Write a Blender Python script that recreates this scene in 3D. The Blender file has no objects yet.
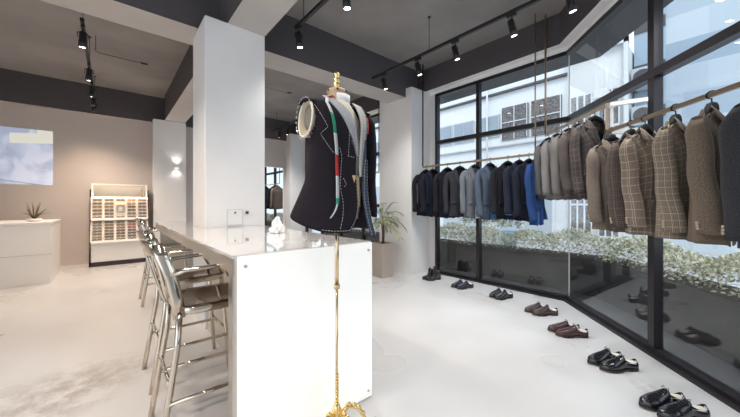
import bpy, bmesh, math, random
from mathutils import Vector, Matrix
R = math.radians
PI = math.pi
C = bpy.context.scene.collection
rnd = random.Random(7)

# ------------------------------------------------------------------ materials
def nmat(name):
    m = bpy.data.materials.new(name); m.use_nodes = True
    nt = m.node_tree
    return m, nt, nt.nodes['Principled BSDF']

def plain(name, col, rough=0.5, metal=0.0, spec=0.5, emit=None, es=0.0, coat=0.0):
    m, nt, p = nmat(name)
    p.inputs['Base Color'].default_value = (*col, 1)
    p.inputs['Roughness'].default_value = rough
    p.inputs['Metallic'].default_value = metal
    p.inputs['Specular IOR Level'].default_value = spec
    p.inputs['Coat Weight'].default_value = coat
    if emit:
        p.inputs['Emission Color'].default_value = (*emit, 1)
        p.inputs['Emission Strength'].default_value = es
    return m

def noisy(name, c1, c2, scale=4.0, rough=0.6, detail=6, bump=0.0, lo=0.35, hi=0.65, rough2=None, spec=0.5, coords='Object', bscale=None):
    m, nt, p = nmat(name)
    tc = nt.nodes.new('ShaderNodeTexCoord')
    n = nt.nodes.new('ShaderNodeTexNoise'); n.inputs['Scale'].default_value = scale; n.inputs['Detail'].default_value = detail
    r = nt.nodes.new('ShaderNodeValToRGB')
    r.color_ramp.elements[0].position = lo; r.color_ramp.elements[0].color = (*c1, 1)
    r.color_ramp.elements[1].position = hi; r.color_ramp.elements[1].color = (*c2, 1)
    nt.links.new(tc.outputs[coords], n.inputs['Vector']); nt.links.new(n.outputs['Fac'], r.inputs['Fac'])
    nt.links.new(r.outputs['Color'], p.inputs['Base Color'])
    p.inputs['Roughness'].default_value = rough; p.inputs['Specular IOR Level'].default_value = spec
    if rough2 is not None:
        mr = nt.nodes.new('ShaderNodeMapRange')
        mr.inputs['To Min'].default_value = rough; mr.inputs['To Max'].default_value = rough2
        nt.links.new(n.outputs['Fac'], mr.inputs['Value']); nt.links.new(mr.outputs['Result'], p.inputs['Roughness'])
    if bump:
        n2 = nt.nodes.new('ShaderNodeTexNoise'); n2.inputs['Scale'].default_value = bscale or scale*4
        nt.links.new(tc.outputs[coords], n2.inputs['Vector'])
        b = nt.nodes.new('ShaderNodeBump'); b.inputs['Strength'].default_value = bump; b.inputs['Distance'].default_value = 0.01
        nt.links.new(n2.outputs['Fac'], b.inputs['Height']); nt.links.new(b.outputs['Normal'], p.inputs['Normal'])
    return m

def mixrgb(nt, fac, a, b):
    x = nt.nodes.new('ShaderNodeMix'); x.data_type = 'RGBA'
    for s, v in ((0, fac), (6, a), (7, b)):
        if isinstance(v, bpy.types.NodeSocket): nt.links.new(v, x.inputs[s])
        elif s == 0: x.inputs[0].default_value = v
        else: x.inputs[s].default_value = (*v, 1)
    return x.outputs[2]

def mth(nt, op, a, b=0.0):
    x = nt.nodes.new('ShaderNodeMath'); x.operation = op
    for i, v in enumerate((a, b)):
        if isinstance(v, bpy.types.NodeSocket): nt.links.new(v, x.inputs[i])
        else: x.inputs[i].default_value = v
    return x.outputs[0]

def cloth(name, base, alt=None, check=None, line=(0.6,0.55,0.5), cell=0.05, lw=0.07, fine=None, mottled=0.25):
    """woven cloth on metre UVs: mottled yarn + optional windowpane lines / fine glen check"""
    m, nt, p = nmat(name)
    uv = nt.nodes.new('ShaderNodeUVMap')
    sep = nt.nodes.new('ShaderNodeSeparateXYZ'); nt.links.new(uv.outputs[0], sep.inputs[0])
    n = nt.nodes.new('ShaderNodeTexNoise'); n.inputs['Scale'].default_value = 220; n.inputs['Detail'].default_value = 4
    nt.links.new(uv.outputs[0], n.inputs['Vector'])
    n3 = nt.nodes.new('ShaderNodeTexNoise'); n3.inputs['Scale'].default_value = 14
    nt.links.new(uv.outputs[0], n3.inputs['Vector'])
    base = tuple(c*.62 for c in base); alt = tuple(c*.75 for c in alt) if alt else tuple(c*1.8+.004 for c in base)
    rr = nt.nodes.new('ShaderNodeMapRange'); rr.inputs['From Min'].default_value = 0.35; rr.inputs['From Max'].default_value = 0.65
    nt.links.new(n.outputs['Fac'], rr.inputs['Value'])
    col = mixrgb(nt, rr.outputs[0], base, alt)
    def stripes(sock, period, width):
        f = mth(nt, 'FRACT', mth(nt, 'DIVIDE', sock, period))
        return mth(nt, 'LESS_THAN', f, width)
    if fine:
        a = stripes(sep.outputs[0], fine, 0.5); b = stripes(sep.outputs[1], fine, 0.5)
        x = mth(nt, 'MULTIPLY', mth(nt, 'ADD', a, b), 0.5)
        col = mixrgb(nt, mth(nt, 'MULTIPLY', x, 0.55), col, line)
    if check:
        a = stripes(sep.outputs[0], cell, lw); b = stripes(sep.outputs[1], cell*1.15, lw*0.9)
        x = mth(nt, 'MAXIMUM', a, b)
        col = mixrgb(nt, mth(nt, 'MULTIPLY', x, 0.75), col, line)
    nt.links.new(col, p.inputs['Base Color'])
    p.inputs['Roughness'].default_value = 0.9
    p.inputs['Specular IOR Level'].default_value = 0.2
    p.inputs['Sheen Weight'].default_value = 0.03
    b = nt.nodes.new('ShaderNodeBump'); b.inputs['Strength'].default_value = 0.35; b.inputs['Distance'].default_value = 0.02
    nt.links.new(n3.outputs['Fac'], b.inputs['Height']); nt.links.new(b.outputs['Normal'], p.inputs['Normal'])
    return m

def glassmat(name, tint=(0.955,0.975,0.98), ior=1.5, rough=0.0):
    m = bpy.data.materials.new(name); m.use_nodes = True; nt = m.node_tree; nt.nodes.clear()
    o = nt.nodes.new('ShaderNodeOutputMaterial'); mx = nt.nodes.new('ShaderNodeMixShader')
    t = nt.nodes.new('ShaderNodeBsdfTransparent'); t.inputs[0].default_value = (*tint, 1)
    g = nt.nodes.new('ShaderNodeBsdfGlossy'); g.inputs['Roughness'].default_value = rough
    f = nt.nodes.new('ShaderNodeFresnel'); f.inputs['IOR'].default_value = ior
    geo = nt.nodes.new('ShaderNodeNewGeometry')
    # same reflectance entering or leaving the pane
    nt.links.new(geo.outputs['Incoming'], f.inputs['Normal']) if False else None
    lw = nt.nodes.new('ShaderNodeLayerWeight'); lw.inputs['Blend'].default_value = 0.5
    # schlick: r0 + (1-r0)*(facing)^5
    pw = mth(nt, 'POWER', lw.outputs['Facing'], 4.0)
    sc = mth(nt, 'ADD', mth(nt, 'MULTIPLY', pw, 0.9), 0.05)
    nt.nodes.remove(f); nt.nodes.remove(geo)
    nt.links.new(sc, mx.inputs[0]); nt.links.new(t.outputs[0], mx.inputs[1]); nt.links.new(g.outputs[0], mx.inputs[2])
    nt.links.new(mx.outputs[0], o.inputs[0])
    return m

def floor_mat():
    m, nt, p = nmat('polished_concrete_floor')
    tc = nt.nodes.new('ShaderNodeTexCoord')
    n = nt.nodes.new('ShaderNodeTexNoise'); n.inputs['Scale'].default_value = 0.7; n.inputs['Detail'].default_value = 3; n.inputs['Roughness'].default_value = 0.5
    nt.links.new(tc.outputs['Object'], n.inputs['Vector'])
    r = nt.nodes.new('ShaderNodeValToRGB')
    r.color_ramp.elements[0].position = 0.25; r.color_ramp.elements[0].color = (0.515,0.50,0.49,1)
    r.color_ramp.elements[1].position = 0.75; r.color_ramp.elements[1].color = (0.645,0.645,0.655,1)
    nt.links.new(n.outputs['Fac'], r.inputs['Fac'])
    # dark scuffs: a patch in front of the stools and one beside the window post
    n2 = nt.nodes.new('ShaderNodeTexNoise'); n2.inputs['Scale'].default_value = 7; n2.inputs['Detail'].default_value = 10; n2.inputs['Roughness'].default_value = 0.75
    nt.links.new(tc.outputs['Object'], n2.inputs['Vector'])
    sep = nt.nodes.new('ShaderNodeSeparateXYZ'); nt.links.new(tc.outputs['Object'], sep.inputs[0])
    def blob(cx, cy, rx, ry, a):
        dx = mth(nt, 'SUBTRACT', sep.outputs[0], cx); dy = mth(nt, 'SUBTRACT', sep.outputs[1], cy)
        u = mth(nt, 'ADD', mth(nt, 'MULTIPLY', dx, math.cos(a)), mth(nt, 'MULTIPLY', dy, math.sin(a)))
        v = mth(nt, 'SUBTRACT', mth(nt, 'MULTIPLY', dy, math.cos(a)), mth(nt, 'MULTIPLY', dx, math.sin(a)))
        q = mth(nt, 'ADD', mth(nt, 'POWER', mth(nt, 'ABSOLUTE', mth(nt, 'DIVIDE', u, rx)), 2), mth(nt, 'POWER', mth(nt, 'ABSOLUTE', mth(nt, 'DIVIDE', v, ry)), 2))
        x = nt.nodes.new('ShaderNodeClamp'); nt.links.new(mth(nt, 'SUBTRACT', 1.0, q), x.inputs[0]); return x.outputs[0]
    b = mth(nt, 'MAXIMUM', blob(-0.28, 2.95, 0.65, 0.45, 0.6), blob(2.82, 0.30, 0.28, 0.10, 0.75))
    rr = nt.nodes.new('ShaderNodeMapRange'); rr.inputs['From Min'].default_value = 0.42; rr.inputs['From Max'].default_value = 0.58
    nt.links.new(n2.outputs['Fac'], rr.inputs['Value'])
    col = mixrgb(nt, mth(nt, 'MULTIPLY', mth(nt, 'MULTIPLY', b, rr.outputs[0]), 0.75), r.outputs['Color'], (0.30,0.26,0.23))
    nt.links.new(col, p.inputs['Base Color'])
    mr = nt.nodes.new('ShaderNodeMapRange'); mr.inputs['To Min'].default_value = 0.22; mr.inputs['To Max'].default_value = 0.36
    nt.links.new(n.outputs['Fac'], mr.inputs['Value']); nt.links.new(mr.outputs['Result'], p.inputs['Roughness'])
    return m

M = {}
M['floor'] = floor_mat()
M['wall'] = noisy('white_plaster', (0.78,0.755,0.74), (0.82,0.795,0.78), 1.5, 0.75, bump=0.05)
M['wall_back'] = noisy('warm_plaster', (0.60,0.54,0.51), (0.65,0.59,0.56), 0.8, 0.8, bump=0.05)
M['column'] = noisy('white_column_paint', (0.83,0.81,0.80), (0.86,0.84,0.83), 2, 0.6)
M['ceiling'] = noisy('rough_grey_concrete_ceiling', (0.24,0.226,0.22), (0.33,0.31,0.30), 1.1, 0.85, detail=10, bump=0.25, bscale=9)
M['beam_dark'] = plain('charcoal_beam_paint', (0.092,0.082,0.090), 0.75)
M['beam_light'] = noisy('pale_beam_soffit', (0.47,0.44,0.42), (0.52,0.49,0.47), 1.5, 0.75)
M['frame'] = plain('dark_bronze_frame', (0.030,0.026,0.030), 0.35, 0.3)
M['black'] = plain('matte_black', (0.02,0.019,0.02), 0.45)
M['hanger_black'] = plain('black_hanger_wood', (0.012,0.011,0.012), 0.75, spec=0.15)
M['blackgloss'] = plain('black_polished_leather', (0.012,0.012,0.015), 0.12, coat=0.6)
M['brass'] = plain('brushed_brass', (0.80,0.64,0.42), 0.22, 1.0)
M['railbrass'] = plain('aged_bronze_rail', (0.46,0.35,0.25), 0.35, 0.9)
M['gold'] = plain('gold_finial', (0.95,0.72,0.34), 0.25, 1.0)
M['steel'] = plain('brushed_steel', (0.62,0.58,0.54), 0.28, 1.0)
M['chrome'] = plain('polished_aluminium', (0.68,0.61,0.52), 0.09, 1.0)
M['chromeseat'] = plain('polished_seat_metal', (0.26,0.19,0.14), 0.08, 1.0)
M['counterwhite'] = plain('white_counter_body', (0.85,0.83,0.80), 0.4)
M['countertop'] = plain('white_back_painted_glass_top', (0.68,0.66,0.64), 0.05, spec=0.7, coat=0.6)
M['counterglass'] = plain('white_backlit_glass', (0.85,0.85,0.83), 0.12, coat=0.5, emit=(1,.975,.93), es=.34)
M['beigepanel'] = plain('beige_recess_panel', (0.66,0.58,0.48), 0.35)
M['glass'] = glassmat('window_glass')
M['mirror'] = plain('mirror_silver', (0.85,0.87,0.88), 0.01, 1.0)
M['lens'] = plain('spot_lens', (1,1,1), 0.3, emit=(1,0.93,0.82), es=14)
M['hedge'] = noisy('variegated_hedge_leaves', (0.26,0.28,0.15), (0.82,0.79,0.62), 16, 0.6, lo=0.38, hi=0.56)
M['leaf'] = noisy('olive_leaf', (0.10,0.13,0.05), (0.26,0.27,0.12), 6, 0.5)
M['stem'] = plain('brown_stem', (0.16,0.10,0.06), 0.8)
M['soil'] = plain('dark_soil', (0.03,0.02,0.015), 0.95)
M['pot'] = noisy('taupe_planter', (0.47,0.39,0.33), (0.52,0.44,0.38), 3, 0.6)
M['planter'] = noisy('dark_planter_concrete', (0.034,0.030,0.031), (0.055,0.049,0.050), 2.5, 0.8)
M['street'] = noisy('pale_paving', (0.36,0.37,0.39), (0.44,0.45,0.47), 1.2, 0.85)
M['terrace'] = noisy('dark_outdoor_paving', (0.075,0.072,0.08), (0.11,0.107,0.115), 2.0, 0.8)
M['cream'] = plain('cream_canvas', (0.74,0.66,0.54), 0.9)
M['lining'] = plain('dark_lining', (0.03,0.025,0.03), 0.5)
M['thread'] = plain('white_basting_thread', (0.9,0.9,0.9), 0.8)
M['wood'] = noisy('pale_wood_cap', (0.45,0.29,0.16), (0.60,0.42,0.25), 12, 0.5)

# ------------------------------------------------------------------ helpers
class MB:
    def __init__(s): s.v = []; s.f = []; s.mi = []; s.uv = []; s.sm = []
    def add(s, vs, fs, mi=0, uvs=None, smooth=False):
        b = len(s.v); s.v += [tuple(v) for v in vs]
        for k, f in enumerate(fs):
            s.f.append([b+i for i in f]); s.mi.append(mi); s.sm.append(smooth)
            s.uv.append([uvs[i] for i in f] if uvs else None)
    def box(s, a, b, mi=0):
        x0,y0,z0 = a; x1,y1,z1 = b
        vs = [(x0,y0,z0),(x1,y0,z0),(x1,y1,z0),(x0,y1,z0),(x0,y0,z1),(x1,y0,z1),(x1,y1,z1),(x0,y1,z1)]
        mis = mi if isinstance(mi, (list, tuple)) else [mi]*6
        for f, m_ in zip([(0,3,2,1),(4,5,6,7),(0,1,5,4),(1,2,6,5),(2,3,7,6),(3,0,4,7)], mis):
            s.add([vs[i] for i in f], [(0,1,2,3)], m_)
    def prism(s, poly, z0, z1, mi=0, mib=None, mit=None):
        n = len(poly)
        vs = [(x,y,z0) for x,y in poly]+[(x,y,z1) for x,y in poly]
        s.add(vs, [(i,(i+1)%n,(i+1)%n+n,i+n) for i in range(n)], mi)
        s.add(vs[:n], [tuple(reversed(range(n)))], mi if mib is None else mib)
        s.add(vs[n:], [tuple(range(n))], mi if mit is None else mit)
    def bar(s, p, q, w, h, mi=0, up=(0,0,1)):
        p = Vector(p); q = Vector(q); d = (q-p).normalized(); u = Vector(up)
        if abs(d.dot(u)) > 0.97: u = Vector((1,0,0))
        sd = d.cross(u).normalized()*w/2; up_ = sd.cross(d).normalized()*h/2
        vs = [p-sd-up_, p+sd-up_, p+sd+up_, p-sd+up_, q-sd-up_, q+sd-up_, q+sd+up_, q-sd+up_]
        s.add(vs, [(0,1,2,3),(7,6,5,4),(4,5,1,0),(5,6,2,1),(6,7,3,2),(7,4,0,3)], mi)
    def tube(s, pts, r, n=8, mi=0, cap=True, flat=None, up=None):
        """swept tube; r number or list; flat=(a,b) scales section along side/up"""
        pts = [Vector(p) for p in pts]; k = len(pts)
        rs = r if isinstance(r, (list, tuple)) else [r]*k
        vs = []; prev = None
        for i, p in enumerate(pts):
            d = (pts[min(i+1,k-1)]-pts[max(i-1,0)]).normalized()
            if prev is None:
                ref = Vector(up) if up else (Vector((0,0,1)) if abs(d.z) < 0.9 else Vector((1,0,0)))
                a = d.cross(ref).normalized()
            else:
                a = (prev - d*prev.dot(d)).normalized()
            prev = a; b = d.cross(a)
            fa, fb = flat or (1,1)
            for j in range(n):
                t = 2*PI*j/n
                vs.append(p + a*math.cos(t)*rs[i]*fa + b*math.sin(t)*rs[i]*fb)
        fs = [(i*n+j, i*n+(j+1)%n, (i+1)*n+(j+1)%n, (i+1)*n+j) for i in range(k-1) for j in range(n)]
        s.add(vs, fs, mi, smooth=True)
        if cap:
            s.add(vs[:n], [tuple(reversed(range(n)))], mi); s.add(vs[-n:], [tuple(range(n))], mi)
    def lathe(s, prof, n=16, c=(0,0,0), mi=0, cap=True):
        vs = [(c[0]+r*math.cos(2*PI*j/n), c[1]+r*math.sin(2*PI*j/n), c[2]+z) for r,z in prof for j in range(n)]
        k = len(prof)
        s.add(vs, [(i*n+j, i*n+(j+1)%n, (i+1)*n+(j+1)%n, (i+1)*n+j) for i in range(k-1) for j in range(n)], mi, smooth=True)
        if cap:
            s.add(vs[:n], [tuple(reversed(range(n)))], mi); s.add(vs[-n:], [tuple(range(n))], mi)
    def grid(s, fn, nu, nv, mi=0, uvf=None, closed=False, skip=None, smooth=True):
        vs = []; uvs = []
        for i in range(nu+1):
            for j in range(nv+1):
                vs.append(fn(i/nu, j/nv)); uvs.append(uvf(i/nu, j/nv) if uvf else (i/nu, j/nv))
        fs = [(i*(nv+1)+j, i*(nv+1)+j+1, (i+1)*(nv+1)+j+1, (i+1)*(nv+1)+j) for i in range(nu) for j in range(nv) if not (skip and skip((i+.5)/nu, (j+.5)/nv))]
        s.add(vs, fs, mi, uvs, smooth)
    def build(s, name, mats, parent=None, bevel=0, solid=0, weld=False, solid_off=0):
        me = bpy.data.meshes.new(name); me.from_pydata(s.v, [], s.f)
        for m_ in (mats if isinstance(mats, (list, tuple)) else [mats]): me.materials.append(m_)
        for i, p in enumerate(me.polygons): p.material_index = s.mi[i]; p.use_smooth = s.sm[i]
        if any(u for u in s.uv):
            ul = me.uv_layers.new(name='UVMap'); li = 0
            for i, p in enumerate(me.polygons):
                for k in range(p.loop_total):
                    ul.data[p.loop_start+k].uv = s.uv[i][k] if s.uv[i] else (0,0)
        bm = bmesh.new(); bm.from_mesh(me)
        bmesh.ops.remove_doubles(bm, verts=bm.verts, dist=0.00005)
        if solid == 0: bmesh.ops.recalc_face_normals(bm, faces=bm.faces)
        bm.to_mesh(me); bm.free()
        o = bpy.data.objects.new(name, me); C.objects.link(o)
        if parent: o.parent = parent
        if solid:
            md = o.modifiers.new('thick', 'SOLIDIFY'); md.thickness = solid; md.offset = solid_off
        if bevel:
            md = o.modifiers.new('bevel', 'BEVEL'); md.width = bevel; md.segments = 2; md.limit_method = 'ANGLE'; md.angle_limit = R(40)
        return o

def tag(o, label=None, cat=None, group=None, kind=None):
    if label: o['label'] = label
    if cat: o['category'] = cat
    if group: o['group'] = group
    if kind: o['kind'] = kind
    return o
def thing(name, label, cat, loc=(0,0,0), rz=0, group=None, kind=None):
    o = bpy.data.objects.new(name, None); C.objects.link(o); o.empty_display_size = 0.05
    o.location = loc; o.rotation_euler = (0,0,rz)
    return tag(o, label, cat, group, kind)
def struct(name, mb, m, parent=None, bevel=0, **k):
    o = mb.build(name, m, parent, bevel, **k)
    if not parent: o['kind'] = 'structure'
    return o
def copy_tree(o, parent=None):
    c = o.copy(); C.objects.link(c)
    if parent: c.parent = parent
    for ch in list(o.children):
        if ch.type in ('MESH', 'EMPTY', 'LIGHT'): copy_tree(ch, c)
    return c
ORD = ['first','second','third','fourth','fifth','sixth','seventh','eighth','ninth','tenth','eleventh','twelfth']

# ------------------------------------------------------------------ camera
H = 1.31
cam_d = bpy.data.cameras.new('camera'); cam = bpy.data.objects.new('camera', cam_d); C.objects.link(cam)
cam.location = (0,0,H)
cam_d.sensor_width = 36; cam_d.lens = 303/740*36
cam_d.shift_y = -(208.5-203)/740.0
cam_d.clip_start = 0.02
cam.rotation_euler = (R(90), 0, R(49.5-90))
bpy.context.scene.camera = cam

CEIL = 3.85; SOF = 3.27; SOFR = 3.43
WX = 4.70                                  # window plane of the straight run
K = Vector((4.72, 1.37))                   # where the glazing turns
DV = Vector((-0.743, -0.669)).normalized() # along the angled run, towards the camera side
NV = Vector((0.669, -0.743)).normalized()  # outwards
def S2(t, off=0.0): q = K + DV*t + NV*off; return (q.x, q.y)

# ------------------------------------------------------------------ room shell
XL, YF, YB = -3.2, -3.0, 8.95
E2 = S2(5.2)
mb = MB(); mb.prism([(XL-.2,YF),(E2[0],YF),E2,(K.x,K.y),(WX+.02,8.95),(WX+.02,YB+.2),(XL-.2,YB+.2)], -0.12, 0.0)
struct('floor', mb, M['floor'])
mb = MB(); mb.prism([(XL-.2,YF),(E2[0]+.3,YF),S2(5.2,.3),(K.x+.3,K.y-.12),(WX+.3,YB+.2),(XL-.2,YB+.2)], CEIL, CEIL+.2)
struct('ceiling', mb, M['ceiling'])
mb = MB(); mb.box((XL-.2,YB,0),(5.1,YB+.2,CEIL)); struct('wall_back', mb, M['wall_back'])
mb = MB(); mb.box((XL-.2,2.2,0),(XL,YB,CEIL)); struct('wall_left', mb, M['wall'])  # out of view; stops short so daylight enters from the left
mb = MB(); mb.box((XL-.2,YF-.2,0),(E2[0]+.3,YF,CEIL)); struct('wall_front_blocker', mb, M['wall'])  # unseen wall added to keep light off front-facing surfaces
# solid wall block in the back right corner
mb = MB(); mb.box((4.15,8.60,0),(4.85,YB,SOFR)); struct('wall_right', mb, M['wall'])
# dark beams with pale undersides; box material order: bottom, top, -y, +x, +y, -x
def beam(name, a, b):
    mb = MB(); mb.box(a, b, [1,0,0,0,0,0]); return struct(name, mb, [M['beam_dark'], M['beam_light']])
beam('trim_1', (0.965,YF,SOF),(1.374,YB-.35,CEIL))
mb = MB(); mb.box((XL,3.84,SOF),(0.965,4.30,CEIL),[1,0,0,0,0,0]); mb.box((1.374,3.84,SOF),(4.5,4.30,CEIL),[1,0,0,0,0,0])
struct('trim_2', mb, [M['beam_dark'], M['beam_light']])
beam('trim_3', (XL,YB-.10,SOF-.03),(4.5,YB,CEIL))
# perimeter beam above the glazing
mb = MB(); q0 = S2(5.2,-.15); q1 = (K.x-.165, K.y+.06)
mb.prism([q0, S2(5.2,.45), (K.x+.45,K.y-.18),(WX+.45,YB),(WX-.15,YB),(WX-.15,1.43)], SOFR, CEIL, 0, 1, 0)
struct('trim_4', mb, [M['beam_dark'], plain('bright_white_soffit',(.93,.92,.92),.6)])
# white header strip between the soffit and the frames
mb = MB(); mb.prism([S2(5.2,-.02), S2(5.2,.06),(K.x+.06,K.y-.03),(WX+.06,8.6),(WX-.02,8.6),(WX-.02,1.36)], 3.365, SOFR)
struct('trim_5', mb, plain('bright_white_trim',(.93,.92,.92),.6))
# own building's overhang outside the glass
mb = MB(); mb.prism([S2(5.2,.06), S2(5.2,.55),(K.x+.55,K.y-.22),(WX+.55,YB),(WX+.06,YB),(K.x+.06,K.y-.03)], 3.38, 3.43)
struct('trim_6', mb, plain('overhang_soffit', (0.10,0.10,0.11), 0.7))
# columns
mb = MB(); mb.box((0.74,3.51,0),(1.374,4.11,SOF)); struct('wall_column', mb, M['column'], bevel=0.008)
mb = MB(); mb.box((0.745,8.62,0),(1.40,YB,SOF)); struct('wall_pier', mb, M['column'])
mb = MB(); mb.prism([(4.15,3.70),(4.9,3.70),(4.9,4.56),(4.15,4.56)],0,SOFR); struct('wall_window_pier', mb, M['column'])
mb = MB(); mb.box((WX-.03,3.555,0),(WX+.1,3.70,3.365)); struct('wall_window_side', mb, M['wall'])
# black strip lights / cable on the white column (access panel, socket)
t = thing('access_panel', 'white square access panel with a small black lock low on the white column', 'panel', (0.96,3.507,1.07))
mb = MB(); mb.box((0,-.004,0),(.155,.003,.165)); mb.build('plate', plain('panel_white',(.84,.83,.82),.35), t, bevel=.002)
mb = MB(); w=.005
mb.box((-w,-.006,-w),(.155+w,.003,0)); mb.box((-w,-.006,.165),(.155+w,.003,.165+w)); mb.box((-w,-.006,0),(0,.003,.165)); mb.box((.155,-.006,0),(.155+w,.003,.165))
mb.build('panel_frame', plain('panel_edge',(.60,.59,.58),.4), t)
mb = MB(); mb.box((.070,-.012,.125),(.086,-.004,.142)); mb.build('lock', M['black'], t)
t = thing('wall_socket', 'black square wall socket beside the access panel on the white column', 'socket', (1.150,3.507,1.185))
mb = MB(); mb.box((0,-.010,0),(.034,.003,.034)); mb.build('faceplate', plain('socket_grey',(.14,.12,.12),.4), t, bevel=.002)
mb = MB(); mb.box((.009,-.013,.009),(.025,-.010,.025)); mb.build('insert', M['black'], t)

# ------------------------------------------------------------------ glazing
def frame_bar(mb, p, q, z0, z1, depth=.07, out=None):
    """vertical-sided bar between plan points p,q"""
    p = Vector(p); q = Vector(q); d = (q-p).normalized(); n = Vector((d.y,-d.x))*depth/2
    mb.prism([tuple(p-n), tuple(q-n), tuple(q+n), tuple(p+n)], z0, z1)
def window(name, a, b, posts, transoms, z0=0.0, z1=3.365, mat=None):
    t = thing(name, None, None, kind='structure')
    a = Vector(a); b = Vector(b); L = (b-a).length; d = (b-a)/L
    mb = MB(); frame_bar(mb, a, b, z0, z0+.042, .09); frame_bar(mb, a, b, z1-.055, z1, .09)
    mb.build('window_frame', M['frame'], t)
    mb = MB()
    for z in transoms: frame_bar(mb, a, b, z-.035, z+.035, .085)
    mb.build('transom', M['frame'], t)
    for s, w, dp in posts:
        mb = MB(); p = a+d*(s-w/2); q = a+d*(s+w/2); frame_bar(mb, p, q, z0, z1, dp); mb.build('mullion', M['frame'], t)
    mb = MB(); frame_bar(mb, a+d*.01, b-d*.01, z0+.03, z1-.05, .006); mb.build('glass_pane', M['glass'], t)
    return t
w1 = window('window_1', (WX,3.555), (K.x,K.y), [(.02,.05,.09),(.865,.055,.09)], [2.445])
w2 = window('window_2', (K.x,K.y), E2, [(1.455,.070,.075),(3.0,.10,.12),(4.5,.1,.12)], [2.445])
w3 = window('window_3', (WX,8.60), (WX,4.56), [(.03,.05,.09),(.95,.05,.09),(1.9,.05,.09),(2.85,.05,.09),(4.01,.05,.09)], [2.445, 1.25])
# thin glass edge joint where the panes meet
mb = MB(); mb.box((K.x-.006,K.y-.006,.05),(K.x+.006,K.y+.006,3.33))
tag(mb.build('trim_7', plain('silicone_joint',(.55,.60,.60),.3)), kind='structure')
# dark threshold strip along the glazing foot
mb = MB(); mb.prism([S2(5.2,-.10),S2(5.2,-.04),(K.x-.045,K.y+.0),(WX-.045,3.555),(WX-.105,3.555),(WX-.105,1.40)],0.0,.012)
struct('trim_8', mb, M['frame'])

# ------------------------------------------------------------------ outside
mb = MB(); mb.prism([(WX+.03,8.95),(K.x+.03,K.y),S2(5.2,.02),S2(5.2,3.0),(6.2,0.6),(6.2,8.95)], -.12,-.02); struct('ground_terrace', mb, M['terrace'])
o = MB(); o.box((-2,-9,-.30),(30,22,-.14)); struct('ground_street', o, M['street'])
t = thing('planter', 'long low dark concrete planter wall outside the glass, under the hedge', 'planter', (0,0,0))
mb = MB(); mb.prism([S2(5.0,.50),S2(5.0,1.0),(K.x+.98,K.y-.42),(5.7,8.5),(5.2,8.5),(5.2,K.y-.215+.0)], -.02, .50); mb.build('planter_wall', M['planter'], t)
mb = MB(); mb.prism([S2(5.0,.54),S2(5.0,.96),(K.x+.94,K.y-.40),(5.66,8.46),(5.24,8.46),(5.24,K.y-.235)], .50, .51); mb.build('soil', M['soil'], t)
# hedge leaves
mb = MB(); g = random.Random(3)
def hedge_pt():
    if g.random() < .55:
        y = g.uniform(0.9, 8.3); x = g.uniform(5.14, 5.82); c = 5.45
        w = abs(x-c)/.33
    else:
        tt = g.uniform(-.1, 4.4); of = g.uniform(.44, 1.12); w = abs(of-.75)/.33; x, y = S2(tt, of)
    lump = .05*math.sin(x*5.1+y*3.3)+.04*math.sin(y*8.7-x*2.1)
    top = .83+lump-.14*w*w
    z = top - abs(g.gauss(0,.06)) if g.random() < .6 else g.uniform(.53, top)
    z = max(z,.52)
    return x, y, z
for _ in range(26000):
    x,y,z = hedge_pt(); L = g.uniform(.026,.050); W = L*.6
    a = g.uniform(0,2*PI); el = g.uniform(-.3,1.1)
    d = Vector((math.cos(a)*math.cos(el), math.sin(a)*math.cos(el), math.sin(el)))
    s_ = d.cross(Vector((g.uniform(-1,1),g.uniform(-1,1),g.uniform(-1,1)))).normalized()*W/2
    c_ = Vector((x,y,z)); mb.add([c_, c_+d*L*.5+s_, c_+d*L, c_+d*L*.5-s_],[(0,1,2,3)])
hd = mb.build('hedge', M['hedge'])
tag(hd, 'long pale variegated hedge growing in the planter outside the glass', 'hedge', kind='stuff')

def wmat(name, col, r=.6): return plain(name, col, r)
FW = wmat('facade_white',(.66,.68,.71)); FG = wmat('facade_glass',(.26,.31,.37),.2); FD = wmat('facade_dark',(.07,.065,.07)); FB = wmat('facade_blue',(.30,.38,.47))
NET = noisy('dark_netting',(.05,.05,.055),(.22,.20,.2),14,.7)
b1 = thing('building', 'white building across the street with a row of grey upper windows', 'building', (12,8.5,-.14))
mb = MB(); mb.box((0,-5.0,0),(5,9,10)); mb.build('wall', FW, b1)
for k in range(12):
    y0 = -4.8+k*1.12
    nt_ = y0 <= -3.4
    f = MB(); f.box((-.06,y0,3.95 if nt_ else 4.15),(.02,y0+1.02,5.25 if nt_ else 5.05)); wf = f.build('window', NET if nt_ else wmat('win_frame_%d'%k,(.42,.45,.49)), b1)
    f = MB(); f.box((-.075,y0+.05,4.2),(-.05,y0+.49,5.0)); f.box((-.075,y0+.53,4.2),(-.05,y0+.97,5.0)); f.build('pane', FG if y0 > -3.4 else NET, wf)
    if y0 <= -3.4:
        f = MB()
        for q in (.02,.5,1.0): f.box((-.11,y0+q-.012,3.95),(-.085,y0+q+.012,5.25))
        f.box((-.11,y0,4.62),(-.085,y0+1.02,4.65)); f.build('window_bars', FW, wf)
mb = MB(); mb.box((-.12,-5,5.85),(.02,9,5.93)); mb.build('ledge', FD, b1)
mb = MB(); mb.box((-.10,-5,3.72),(.02,9,3.78)); mb.build('ledge', wmat('ledge_grey',(.45,.47,.5)), b1)
for k in range(5):
    y0 = -4.6+k*2.6
    f = MB(); f.box((-.08,y0,.1),(.02,y0+2.2,2.5)); wf = f.build('shop_window', wmat('shop_frame_%d'%k,(.62,.64,.67)), b1)
    f = MB(); f.box((-.10,y0+.1,.3),(-.07,y0+1.05,2.4)); f.box((-.10,y0+1.15,.3),(-.07,y0+2.1,2.4)); f.build('pane', wmat('shop_pane_%d'%k,(.40,.45,.50),.25), wf)
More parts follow.
